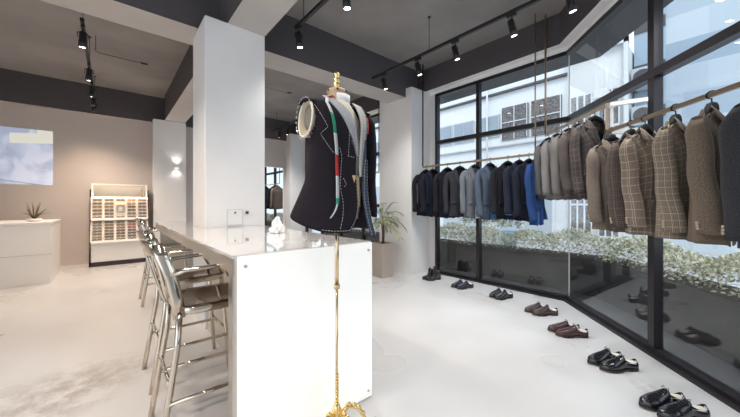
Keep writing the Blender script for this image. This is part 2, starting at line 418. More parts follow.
for yy in (-2.1, 3.9):
    mb = MB(); mb.tube([(-.15,yy,.1),(-.15,yy,9.5)],.04,8); mb.build('drainpipe', wmat('pipe_%g'%yy,(.6,.62,.65)), b1)
b2 = thing('building', 'low white building with dark barred windows across the street', 'building', (11.9,2.0,-.14))
mb = MB(); mb.box((0,0,0),(4,1.5,6.5)); mb.build('wall', wmat('lowwhite',(.70,.71,.72)), b2)
for k, (z0,z1) in enumerate(((3.9,5.0),(.4,2.4))):
    for y0, y1 in ((.10,.62),(.80,1.40)):
        f = MB(); f.box((-.05,y0,z0),(.02,y1,z1)); wf = f.build('window', noisy('netting_%d%g'%(k,y0),(.05,.05,.055),(.22,.20,.2),14,.7), b2)
        f = MB()
        for q in (0,.33,.66,1): f.box((-.09,y0+(y1-y0)*q-.02,z0),(-.05,y0+(y1-y0)*q+.02,z1))
        f.box((-.09,y0,(z0+z1)/2-.03),(-.05,y1,(z0+z1)/2+.03)); f.box((-.09,y0,z0-.06),(-.05,y1,z0)); f.build('window_bars', FW, wf)
mb = MB(); mb.box((-.16,-.12,6.3),(.1,1.5,6.5)); mb.box((-.16,-.12,3.4),(-.02,-.02,6.5)); mb.build('cornice', FW, b2)
b3 = thing('building', 'tall pale blue building with blank panel cladding behind the right glass', 'building', (13.2,-3,-.14))
m, nt, p = nmat('blue_panel_cladding')
tc = nt.nodes.new('ShaderNodeTexCoord'); mp = nt.nodes.new('ShaderNodeMapping'); mp.inputs['Rotation'].default_value = (0,0,0)
sx = nt.nodes.new('ShaderNodeSeparateXYZ'); cx_ = nt.nodes.new('ShaderNodeCombineXYZ')
nt.links.new(tc.outputs['Object'], sx.inputs[0]); nt.links.new(sx.outputs[1], cx_.inputs[0]); nt.links.new(sx.outputs[2], cx_.inputs[1])
bk = nt.nodes.new('ShaderNodeTexBrick'); bk.inputs['Scale'].default_value = 1; bk.inputs['Brick Width'].default_value = 2.2; bk.inputs['Row Height'].default_value = .8
bk.inputs['Color1'].default_value = (.50,.56,.61,1); bk.inputs['Color2'].default_value = (.25,.32,.41,1); bk.inputs['Mortar'].default_value = (.45,.51,.56,1); bk.inputs['Mortar Size'].default_value = .003
nt.links.new(cx_.outputs[0], bk.inputs['Vector']); nt.links.new(bk.outputs[0], p.inputs['Base Color']); p.inputs['Roughness'].default_value = .6
mb = MB(); mb.box((0,-8,0),(4,4.96,14)); mb.build('wall', m, b3)
mb = MB(); mb.box((-.03,4.2,3.2),(0.02,4.95,9)); 
mb.build('window_strip', FB, b3)
for z in (4.2, 5.6, 7.0):
    mb = MB(); mb.box((-.06,4.2,z),(-.03,4.95,z+.35)); mb.build('spandrel', FD, b3)
for i, (yy, zz) in enumerate(((1.62,5.1),(1.62,3.9))):
    t = thing('air_conditioner', 'grey outdoor air conditioner unit with a round fan, %s on the building wall' % ('upper one' if i==0 else 'lower one'), 'air conditioner', (12.6,yy,zz-.14), 0, 'outdoor air conditioners')
    mb = MB(); mb.box((0,-.32,0),(.5,.32,.6)); mb.build('casing', wmat('ac_%d'%i,(.45,.52,.58)), t, bevel=.02)
    mb = MB(); mb.tube([(-.02,.05,.3),(.01,.05,.3)],.23,20); mb.build('fan_grille', FD, t)
    mb = MB(); mb.bar((0,-.28,-.03),(.59,-.28,-.03),.04,.05); mb.build('bracket', FD, t); mb = MB(); mb.bar((0,.28,-.03),(.59,.28,-.03),.04,.05); mb.build('bracket', FD, t)
t = thing('flood_light', 'white outdoor flood light on a bent arm on the low building corner', 'outdoor light', (11.85,2.35,4.7))
mb = MB(); mb.tube([(0.05,0,-.1),(-.25,0,-.05),(-.35,0,.15),(-.32,0,.75)],.05,8); mb.build('arm', FW, t)
mb = MB(); mb.box((-.75,-.10,-.25),(-.35,.25,.02)); mb.build('lamp_head', wmat('lh',(.7,.72,.75)), t, bevel=.03)
for i, (x, y) in enumerate(((10.6,6.4),(10.4,5.5),(10.2,4.7))):
    t = thing('potted_shrub', ['bushy green shrub in a white pot, farthest left across the street','green shrub in a white pot, middle one across the street','green shrub in a blue pot across the street'][i], 'plant', (x,y,-.14), 0, 'potted shrubs across the street')
    mb = MB(); mb.lathe([(.18,0),(.25,.45),(.27,.5),(.22,.5)],14); mb.build('pot', wmat('pt%d'%i, (.8,.8,.8) if i<2 else (.15,.28,.42)), t)
    mb = MB()
    for _ in range(350):
        a = g.uniform(0,2*PI); e = g.uniform(-.5,1.5); r_ = .42*g.uniform(.5,1)
        c_ = Vector((r_*math.cos(a)*math.cos(e), r_*math.sin(a)*math.cos(e), .78+.3*math.sin(e)*r_/.42)); d = Vector((g.gauss(0,1),g.gauss(0,1),g.gauss(0,1))).normalized()*.08; s_ = d.cross(Vector((0.3,.2,1))).normalized()*.03
        mb.add([c_,c_+d*.5+s_,c_+d,c_+d*.5-s_],[(0,1,2,3)])
    mb.build('foliage', M['leaf'], t)

# ------------------------------------------------------------------ counter
ct = thing('bar_counter', 'long white glass-topped bar counter wrapped round the white column', 'counter', (0.453,1.57,0))
def loc(o): return o
def off(poly): return [(x-.453, y-1.57) for x,y in poly]
poly = [(.453,1.57),(1.346,1.57),(1.346,3.505),(.735,3.505),(.735,4.115),(1.366,4.115),(1.366,5.0),(.453,5.0)]
mb = MB(); mb.prism(off(poly), 1.036, 1.05); mb.build('countertop', M['countertop'], ct)
mb = MB(); mb.prism(off([(x+(.004 if x<.5 else -.004), y) for x,y in poly]), .955, 1.036); mb.build('edge_band', M['steel'], ct)
mb = MB(); mb.prism(off([(.76,1.64),(1.35,1.64),(1.35,3.50),(.76,3.50)]), 0, .955); mb.build('body', M['beigepanel'], ct)
mb = MB(); mb.prism(off([(.50,4.9),(1.35,4.9),(1.35,4.96),(.50,4.96)]),0,.955); mb.build('far_end_panel', M['beigepanel'], ct)
mb = MB(); mb.box((0.0,0.005,0),(.893,.07,.955)); mb.build('end_panel', M['steel'], ct)
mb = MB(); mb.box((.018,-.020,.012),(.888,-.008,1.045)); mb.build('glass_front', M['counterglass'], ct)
for x in (.055,.855):
    for z in (.055,.995):
        mb = MB(); mb.tube([(x,-.027,z),(x,.005,z)],.009,14); mb.build('standoff_bolt', plain('satin_bolt',(.62,.62,.62),.45,.6), ct)

# ------------------------------------------------------------------ stools
def make_stool():
    t = thing('bar_stool', '', 'stool')
    ch = M['chrome']
    # local: +x is towards the counter (front), width along y; seat at 0.75
    SZ = .75
    def seat(u, v):
        x = -.175+.395*u; hw = (.19+.02*math.sin(PI*u)) ; y = (v*2-1)*hw
        z = SZ - .018*math.sin(PI*u)*math.sin(PI*v) + (.010 if u < .05 else 0)
        return (x,y,z)
    mb = MB(); mb.grid(seat, 12, 12); mb.build('seat', M['chromeseat'], t, solid=.006, solid_off=-1)
    mb = MB(); rim = []
    n = 28
    for i in range(n+1):
        a = 2*PI*i/n; c, s_ = math.cos(a), math.sin(a)
        sg = lambda q: math.copysign(abs(q)**.45, q)
        rim.append((.022+.200*sg(c), .203*sg(s_), SZ-.018))
    mb.tube(rim, .022, 8, cap=False, flat=(.45,1.0)); mb.build('seat_rim', ch, t)
    for sy in (-1,1):
        # rear leg sweeps up into the back post
        mb = MB(); y = sy*.185
        mb.tube([(-.262,y*1.14,0),(-.225,y*1.10,.25),(-.180,y*1.02,.55),(-.170,y,.72)], .016, 8, flat=(.9,1)); mb.build('leg', ch, t)
        mb = MB(); mb.tube([(.245,y*1.12,0),(.225,y*1.08,.30),(.205,y,.58),(.195,y*.98,.72)], .015, 8, flat=(.9,1)); mb.build('leg', ch, t)
        mb = MB(); mb.tube([(-.170,y,.70),(-.180,y,.80),(-.205,y,.92),(-.245,y*.96,1.03),(-.270,y*.80,1.09)], .026, 10, flat=(.36,1.15)); mb.build('back_post', ch, t)
        mb = MB(); mb.tube([(-.205,y,.93),(-.15,y*1.16,.955),(0,y*1.24,.962),(.12,y*1.2,.965),(.150,y*1.17,.952),(.150,y*1.14,.90),(.165,y*1.10,.83),(.205,y*1.02,.755)], .017, 8, flat=(1.2,.75)); mb.build('armrest', ch, t)
        mb = MB(); mb.tube([(-.228,y*1.11,.27),(.230,y*1.1,.27)], .012, 8); mb.build('side_stretcher', ch, t)
    mb = MB(); mb.tube([(.235,-.205,.30),(.235,.205,.30)], .012, 8); mb.build('footrest', ch, t)
    mb = MB(); mb.tube([(-.212,-.2,.36),(-.212,.2,.36)], .010, 8); mb.build('rear_stretcher', ch, t)
    def rail(u, v):
        y = (u*2-1)*.165; bow = -.035*(1-(u*2-1)**2); z = 1.02+.08*v
        return (-.262-.03*v*.8+bow, y*(1-.08*v), z+.012*(1-(u*2-1)**2))
    mb = MB(); mb.grid(rail, 12, 4); mb.build('top_rail', ch, t, solid=.016)
    for y in (-.085,0,.085):
        def slat(u, v, y=y):
            z = .76+.27*u; return (-.205-.055*u-.03*(1-(y/.16)**2)*u**.6-.01, y+(v-.5)*.040, z)
        mb = MB(); mb.grid(slat, 8, 2); mb.build('back_slat', ch, t, solid=.008)
    return t
st = make_stool()
stool_spots = [(.445,2.06,0,'polished metal bar stool with arms, nearest the camera at the counter'),
               (.465,2.77,.03,'polished metal bar stool with arms, middle one, just behind the nearest stool'),
               (.56,4.98,0,'polished metal bar stool with arms, farthest one by the eyewear display')]
for i, (x,y,a,lab) in enumerate(stool_spots):
    o = st if i == 0 else copy_tree(st)
    o.location = (x,y,0); o.rotation_euler = (0,0,a); tag(o, lab, 'stool', 'metal bar stools along the counter')

# crumpled tissue on the counter
t = random.Random(5); mb = MB()
def crump(u, v):
    a = 2*PI*u; e = (v-.02)*PI*.5; r_ = .062*(1+.35*math.sin(5*a+7*v)+.22*math.sin(9*a-11*v))
    return (r_*math.cos(a)*math.cos(e)*.85, .8*r_*math.sin(a)*math.cos(e), .004+max(0,.11*math.sin(e)*(1+.3*math.sin(4*a))))
mb.grid(crump, 30, 10, smooth=False); o = mb.build('paper_tissue', plain('tissue',(.9,.9,.9),.8)); o.location = (1.22,2.23,1.05)
o.location = (1.10,2.53,1.05)
tag(o, 'crumpled white tissue lying on the glass counter near the column', 'tissue')

# ------------------------------------------------------------------ reception desk on the left, small plant
t = thing('reception_desk', 'plain white reception desk at the left edge, under the projected picture', 'desk', (-.75,7.17,0))
mb = MB(); mb.box((-2.4,0,0),(0,1.2,.96)); mb.build('body', M['counterwhite'], t, bevel=.004)
mb = MB(); mb.box((-2.4,-.008,.96),(.008,1.2,1.0)); mb.build('desktop', plain('desktop_white',(.84,.82,.80),.3), t, bevel=.003)
mb = MB(); mb.box((-2.4,-.004,.475),(.003,0.1,.480)); mb.build('groove', plain('groove',(.45,.43,.41),.6), t)
t = thing('tabletop_plant', 'small dark spiky plant in a white dish on the reception desk', 'plant', (-.98,7.5,1.0))
mb = MB(); mb.lathe([(.05,0),(.085,.015),(.09,.05),(.075,.05)],16); mb.build('dish', M['counterwhite'], t)
mb = MB()
for k in range(16):
    a = k*2.4; r_ = .09+.05*(k%3); mb.tube([(0,0,.04),(r_*.4*math.cos(a),r_*.4*math.sin(a),.12),(r_*math.cos(a),r_*math.sin(a),.15+.06*(k%4))],[.008,.007,.002],5)
mb.build('leaves', plain('dark_leaves',(.10,.08,.04),.6), t)

# picture projected on the wall, its light painted as a glowing slab
m, nt, p = nmat('projected_picture')
tc = nt.nodes.new('ShaderNodeTexCoord'); sx = nt.nodes.new('ShaderNodeSeparateXYZ'); nt.links.new(tc.outputs['Object'], sx.inputs[0])
n = nt.nodes.new('ShaderNodeTexNoise'); n.inputs['Scale'].default_value = 2.2; n.inputs['Detail'].default_value = 5; n.inputs['Distortion'].default_value = 1.2
nt.links.new(tc.outputs['Object'], n.inputs['Vector'])
rp = nt.nodes.new('ShaderNodeValToRGB'); rp.color_ramp.elements[0].color = (.34,.39,.52,1); rp.color_ramp.elements[1].color = (.52,.56,.68,1); rp.color_ramp.elements[0].position=.4; rp.color_ramp.elements[1].position=.6
nt.links.new(n.outputs[0], rp.inputs[0])
# pale yellow band near the top, slanting down to the left
v = mth(nt,'SUBTRACT', sx.outputs[2], mth(nt,'MULTIPLY', sx.outputs[0], .10))
inb = mth(nt,'MULTIPLY', mth(nt,'GREATER_THAN', v, .20), mth(nt,'LESS_THAN', v, .40))
inb = mth(nt,'MULTIPLY', inb, mth(nt,'GREATER_THAN', sx.outputs[0], .42))
inb2 = mth(nt,'MULTIPLY', mth(nt,'GREATER_THAN', sx.outputs[0], .78), mth(nt,'GREATER_THAN', v, .20))
yel = mth(nt,'MAXIMUM', inb, inb2)
c1 = mixrgb(nt, yel, rp.outputs[0], (.66,.67,.60))
ln = mth(nt,'LESS_THAN', mth(nt,'ABSOLUTE', mth(nt,'ADD', mth(nt,'ADD', sx.outputs[2], .42), mth(nt,'MULTIPLY', sx.outputs[0], .16))), .012)
c2 = mixrgb(nt, mth(nt,'MULTIPLY', ln, .6), c1, (.18,.2,.3))
nt.links.new(c2, p.inputs['Base Color']); nt.links.new(c2, p.inputs['Emission Color']); p.inputs['Emission Strength'].default_value = .5; p.inputs['Roughness'].default_value = .7
mb = MB(); mb.box((-1.0,-.006,-.55),(1.0,0,.55)); o = mb.build('projected_light', m); o.location = (-1.91,YB-.001,2.225)
tag(o, 'pale blue projected picture with a yellow patch on the left back wall', 'projected picture')

# ------------------------------------------------------------------ eyewear display
DX, DY = -.315, 8.38
ed = thing('eyewear_display', 'white slanted eyewear display unit full of glasses against the back wall', 'display unit', (DX,DY,0))
W = .94
mb = MB()
for x in (-.03, W): mb.box((x,.28,0),(x+.03,.48,1.60)); 
mb.box((-.03,0,0),(W+.03,.10,.09)); mb.box((-.03,0,.0),(0,.28,.34)); mb.box((W,0,.0),(W+.03,.28,.34))
mb.box((-.03,-.005,.475),(W+.03,.05,.50)); mb.build('side_frame', plain('display_dark_frame',(.045,.03,.035),.5), ed)
mb = MB(); mb.box((0,.01,.09),(W,.46,.475)); mb.build('base_cabinet', M['counterwhite'], ed, bevel=.004)
HB = [(0,.16,1.70),(W,.16,1.70)]
hw = M['counterwhite']
mb = MB(); mb.box((0,.16,1.42),(W,.48,1.445)); mb.box((0,.16,1.695),(W,.48,1.72)); mb.box((0,.16,1.445),(.03,.48,1.695)); mb.box((W-.03,.16,1.445),(W,.48,1.695)); mb.box((.03,.42,1.445),(W-.03,.48,1.695)); mb.build('header_shelf', hw, ed)
def tray(z0, z1, y0, y1, rows, name):
    tl = math.atan2(y1-y0, z1-z0)
    tr = bpy.data.objects.new
    mb = MB()
    th = Vector((0, math.cos(tl), -math.sin(tl)))*.02
    def P(u, v, o=0): return Vector((W*u, y0+(y1-y0)*v, z0+(z1-z0)*v)) - th/.02*o
    vs = [P(0,0),P(1,0),P(1,1),P(0,1)]; vs += [q+th for q in vs]
    mb.add(vs,[(0,1,2,3),(7,6,5,4),(0,4,5,1),(1,5,6,2),(2,6,7,3),(3,7,4,0)])
    bb = mb.build(name, plain(name+'_lit_back',(.88,.80,.72),.5,emit=(1,.78,.58),es=.12), ed)
    mb = MB()
    for k in range(6):
        u = k/5; a = P(u,0,.012); b = P(u,1,.012); mb.bar(a,b,.018,.026,up=(0,1,0))
    mb.bar(P(0,0,.02),P(1,0,.02),.05,.045,up=(0,-math.cos(tl),math.sin(tl))); mb.build('divider', hw, bb)
    mb = MB()
    for r_ in range(rows): mb.bar(P(0,(r_+.28)/rows,.008),P(1,(r_+.28)/rows,.008),.012,.012)
    mb.build('ledge', hw, bb)
    return P, tl
PU, TU = tray(.96,1.40,.10,.24,6,'upper_tray')
PL, TL = tray(.50,.92,-.02,.13,7,'lower_tray')
mb = MB(); mb.box((0,.05,1.405),(W,.20,1.425)); mb.build('light_bar', plain('warm_strip',(1,.9,.8),.4,emit=(1,.72,.45),es=2.5), ed)
# product photo panel in the upper tray
pa = PU(.5,.50,.03)
mb = MB(); mb.box((-.072,-.008,-.085),(.072,0,.085)); o = mb.build('photo_card', plain('card_grey',(.30,.31,.32),.5), ed); o.location = pa; o.rotation_euler = (-TU,0,0)
mb = MB(); mb.tube([(0,-.012,.0),(0,-.008,.0)],.035,16); mb.box((-.05,-.011,-.06),(.05,-.008,-.045)); q = mb.build('card_print', plain('card_print',(.62,.62,.62),.5), o)
mb = MB(); mb.tube([(0,0,0),(0,0,.16)],.018,12); mb.tube([(0,0,.16),(0,0,.2)],.008,8)
o = mb.build('spray_bottle', plain('amber_bottle',(.55,.45,.33),.2)); o.location=(DX+W-.09,DY+.26,1.445); tag(o,'small pale bottle on the header shelf of the eyewear display','bottle')
# glasses
gcol = [('dark brown',(.05,.025,.018)),('black',(.012,.012,.012)),('tortoise brown',(.22,.10,.04)),('tan',(.42,.25,.13)),('red',(.5,.03,.03)),('grey',(.2,.2,.2)),('olive',(.12,.13,.05))]
gmesh = {}
def glasses_mesh(ci):
    nm, c = gcol[ci]; mt = plain('acetate_'+nm.replace(' ','_'), c, .25); ln = plain('lens_'+nm.replace(' ','_'), tuple(.35*q+b_ for q,b_ in zip(c,(.42,.34,.28))), .15)
    mb = MB()
    for s_ in (-1,1):
        ring = [(s_*.034+.029*math.copysign(abs(math.cos(a))**.7,math.cos(a)), 0, .021*math.copysign(abs(math.sin(a))**.8,math.sin(a))) for a in [2*PI*i/14 for i in range(15)]]
        mb.tube(ring,.0045,6,cap=False,up=(0,1,0)); mb.add([(x,0.001,z) for x,_,z in ring[:-1]],[tuple(range(14))],1)
        mb.tube([(s_*.064,0,.012),(s_*.066,.06,.012),(s_*.030,.065,.010)],.003,5)
    mb.tube([(-.008,0,.006),(0,-.002,.010),(.008,0,.006)],.003,5)
    o = mb.build('eyeglasses',[mt,ln]); me = o.data; bpy.data.objects.remove(o); return me
cn = ['leftmost','second','middle','fourth','rightmost']
for tr_, rows, P, tl in (('upper',6,PU,TU),('lower',7,PL,TL)):
    for r_ in range(rows):
        for c_ in range(5):
            if tr_ == 'upper' and c_ == 2 and 1 <= r_ <= 4: continue
            ci = rnd.choice([0,0,1,1,2,2,3,5,6])
            if tr_ == 'lower' and c_ == 3 and r_ in (rows-2, rows-1): ci = 4 if r_ == rows-2 else 0
            if ci not in gmesh: gmesh[ci] = glasses_mesh(ci)
            o = bpy.data.objects.new('eyeglasses', gmesh[ci]); C.objects.link(o)
            q = P(.1+.2*c_, (r_+.28)/rows, 0); o.location = (DX+q.x, DY+q.y-.025, q.z+.028); o.scale = (1.08,1,.85)
            tag(o, '%s eyeglasses, %s column, row %s from the top of the %s eyewear tray' % (gcol[ci][0], cn[c_], ORD[rows-1-r_], tr_), 'glasses', 'eyeglasses on the eyewear display')

# ------------------------------------------------------------------ wall sconce, mirror, conduits
t = thing('wall_sconce', 'small white wall sconce glowing up and down on the far pier', 'wall light', (1.20,8.62,2.19))
mb = MB(); mb.box((-.06,-.09,-.035),(.06,0,.035)); mb.build('housing', M['counterwhite'], t, bevel=.004)
for s_ in (-1,1):
    mb = MB(); mb.box((-.045,-.08,s_*.036-.001),(.045,-.015,s_*.036+.001)); mb.build('light_slot', plain('slot%d'%s_,(1,1,1),.4,emit=(1,.93,.85),es=1.4), t)
    l = bpy.data.lights.new('sconce_light','SPOT'); l.energy = 3; l.spot_size = R(120); l.spot_blend = 1; l.shadow_soft_size=.02; l.color=(1,.93,.86)
    lo = bpy.data.objects.new('sconce_light', l); C.objects.link(lo); lo.parent = t; lo.location = (0,-.05,s_*.05); lo.rotation_euler = (0 if s_<0 else PI,0,0)
t = thing('wall_mirror', 'tall mirror on the back wall right of the column, reflecting hanging jackets', 'mirror', (3.28,YB-.10,.05))
mb = MB(); mb.box((.015,.005,.015),(.745,.02,2.335)); mb.build('mirror_glass', M['mirror'], t)
mb = MB(); mb.box((0,0,0),(.76,.10,.015)); mb.box((0,0,2.335),(.76,.10,2.35)); mb.box((0,0,.015),(.015,.10,2.335)); mb.box((.745,0,.015),(.76,.10,2.335)); mb.build('mirror_frame', M['column'], t)
t = thing('ceiling_cable', 'thin cable with a sensor tip under the ceiling beside the left track', 'cable', (-.18,6.2,3.6))
mb = MB(); mb.tube([(0,0,.25),(0,0,.02),(.03,0,-.0),(.56,0,0)],.004,6); mb.build('wire', M['black'], t)
mb = MB(); mb.tube([(.55,0,0),(.64,0,0)],.014,8); mb.build('sensor_tip', M['black'], t)
t = thing('ceiling_cable', 'thin cable with a sensor tip under the ceiling right of the column', 'cable', (2.2,5.9,3.6))
mb = MB(); mb.tube([(0,0,.25),(0,0,.02),(.03,0,-.0),(.60,0,0)],.004,6); mb.build('wire', M['black'], t)
mb = MB(); mb.tube([(.59,0,0),(.67,0,.02)],.014,8); mb.build('sensor_tip', M['black'], t)
t = thing('smoke_detector', 'small dark smoke detector on the left ceiling', 'smoke detector', (-.55,4.75,CEIL))
mb = MB(); mb.lathe([(.05,-.04),(.07,-.02),(.07,0)],16); mb.build('cover', M['black'], t)
mb = MB(); mb.lathe([(.02,-.055),(.03,-.04)],10); mb.build('sensor', M['steel'], t)

# ------------------------------------------------------------------ lighting tracks and spots
def track(x, y0, y1, z, label, rods):
    t = thing('lighting_track', label, 'lighting track', (x,y0,z), 0, 'ceiling lighting tracks')
    mb = MB(); mb.box((-.018,0,-.017),(.018,y1-y0,.017)); mb.build('rail', M['black'], t)
    for r_ in rods:
        mb = MB(); mb.tube([(0,r_-y0,.017),(0,r_-y0,CEIL-z)],.004,6); mb.build('hanging_rod', M['black'], t)
        mb = MB(); mb.lathe([(.022,-.012),(.022,0)],10,(0,r_-y0,CEIL-z)); mb.build('ceiling_rose', M['black'], t)
TZ = 3.38
track(1.66,-1.2,3.30,TZ,'black lighting track right of the column, nearest the centre beam',[3.1,1.0])
track(3.30,-1.6,3.80,TZ,'long black lighting track parallel to the window run',[2.62,0.2])
track(-.25,4.7,8.5,TZ,'black lighting track under the left ceiling bay',[4.85,6.3,8.2])
track(-.25,-.9,3.7,TZ,'added unseen lighting track over the left floor, near side of the cross beam',[-.5,1.5,3.4])  # added out of view to warm and brighten the left floor
track(3.55,6.6,8.5,TZ,'short black lighting track in the back bay behind the mannequin',[6.9,8.2])
def make_spot():
    t = thing('track_spotlight', '', 'spotlight')
    mb = MB(); mb.box((-.017,-.05,-.05),(.017,.05,-.017)); mb.build('adapter', M['black'], t)
    mb = MB(); mb.tube([(0,0,-.05),(0,0,-.10)],.008,8); mb.bar((-.045,0,-.10),(.045,0,-.10),.02,.006); mb.bar((-.045,0,-.10),(-.045,0,-.16),.02,.006); mb.bar((.045,0,-.10),(.045,0,-.16),.02,.006); mb.build('yoke', M['black'], t)
    h = MB(); h.lathe([(.024,.065),(.033,.06),(.035,-.04),(.038,-.045),(.038,-.115),(.032,-.115),(.032,-.105)],18,cap=False); ho = h.build('lamp_head', M['black'], t)
    ho.location = (0,0,-.15)
    h = MB(); h.lathe([(.0005,-.104),(.033,-.106)],18,cap=False); lo = h.build('lens', M['lens'], ho)
    return t
sp = make_spot()
spots = []
for i, y in enumerate((3.28,2.35,1.4)): spots.append((1.66,y-.06,'track right of the column',i,28,(0.1,-.05)))
for i, y in enumerate((3.52,2.82,2.21,1.50,.95,.2)): spots.append((3.30,y,'long track by the windows',i,20,(.20,-.1)))
for i, y in enumerate((4.84,6.1,7.0,7.6,8.1)): spots.append((-.25,y,'left ceiling track',i,54,(-.05,.06)))
for i, y in enumerate((3.3,2.5,1.7,.9)): spots.append((-.25,y,'left near track',i,30,(-.05,.06)))  # unseen extra lamps that warm the left floor
for i, y in enumerate((8.0,7.5,6.95)): spots.append((3.55,y,'short track in the back bay',i,40,(-.1,.05)))
first = True; bases = {}
for (x,y,tn,i,pw,tilt) in spots:
    o = sp if first else copy_tree(sp); first = False
    o.location = (x,y,TZ)
    for chd in o.children:
        if chd.name.startswith('lamp_head'): chd.rotation_euler = (tilt[1]*1.5, tilt[0]*-1.0, 0)
    far = 'nearest the camera' if False else None
    tag(o, 'black cylindrical spotlight, %s from the %s end of the %s' % (ORD[i], 'near' if 'left' in tn else 'far', tn), 'spotlight', 'track spotlights')
    l = bpy.data.lights.new('spot_bulb','SPOT'); l.energy = pw*1.0; l.spot_size = R(120); l.spot_blend = .9; l.shadow_soft_size = .08
    l.color = (1,.72,.47) if 'left' in tn else (1,.98,.95)
    lo = bpy.data.objects.new('spot_bulb', l); C.objects.link(lo); lo.parent = o; lo.location = (0,0,-.27); lo.rotation_euler = (tilt[1],-tilt[0],0)

# ------------------------------------------------------------------ clothes rails
def rail_thing(label, a, b, z, rods_a=True, rods_b=True, brass=True, extra=None):
    a = Vector((*a,z)); b = Vector((*b,z))
    t = thing('clothes_rail', label, 'clothes rail', a, 0, 'bronze clothes rails by the windows'); d = b-a
    mb = MB(); mb.bar((0,0,0), d, .022,.03); mb.build('rail_bar', M['railbrass'], t)
    if rods_a: mb = MB(); mb.tube([(0,0,.012),(0,0,CEIL-z)],.013,8); mb.build('hanging_rod', rods_a, t)
    if rods_b: mb = MB(); mb.tube([d+Vector((0,0,.012)), d+Vector((0,0,CEIL-z))],.010,8); mb.build('hanging_rod', rods_b, t)
    return t
RX = 4.35
Z1, Z2, Z3 = 1.968, 2.225, 1.975
rail_thing('low bronze clothes rail with dark jackets along the straight window', (RX,3.60),(RX,1.66),Z1,M['frame'],M['railbrass'])
R2a = Vector((4.47,1.575)); R2b = Vector((3.515,.712)); R3b = Vector((2.35,-.37))
rt = rail_thing('high bronze clothes rail with grey jackets at the window corner', R2a, R2b, Z2, M['railbrass'], None)
rail_thing('right bronze clothes rail carrying checked tweed jackets', R2b+DV*.012, R3b, Z3, None, M['railbrass'])
dd = R2b-R2a
mb = MB(); mb.bar((dd.x,dd.y,.015),(dd.x,dd.y,-.25+.018),.022,.022); mb.build('drop_link', M['railbrass'], rt)
# white rectangle reflected in the glass, modelled as solid bars
pp = Vector(S2(1.455,-.06))-R2a
wb = plain('white_reflection',(.85,.85,.84),.4)
mb = MB()
mb.bar((dd.x+.01,dd.y-.02,0),(pp.x,pp.y,0),.03,.035); mb.build('bracket', wb, rt)  # upper edge of the reflected rectangle, not a real fitting
mb = MB(); mb.bar((dd.x+.01,dd.y-.02,-.26),(pp.x,pp.y,-.26),.03,.035); mb.build('bracket', wb, rt)  # lower edge of the same reflection
mb = MB(); mb.bar((dd.x+.02,dd.y-.03,.017),(dd.x+.02,dd.y-.03,-.277),.022,.022); mb.build('reflection_upright', wb, rt)
rail_thing('back clothes rail with dark jackets behind the mannequin', (4.35,7.9),(4.35,4.8),Z1,M['frame'],M['frame'])

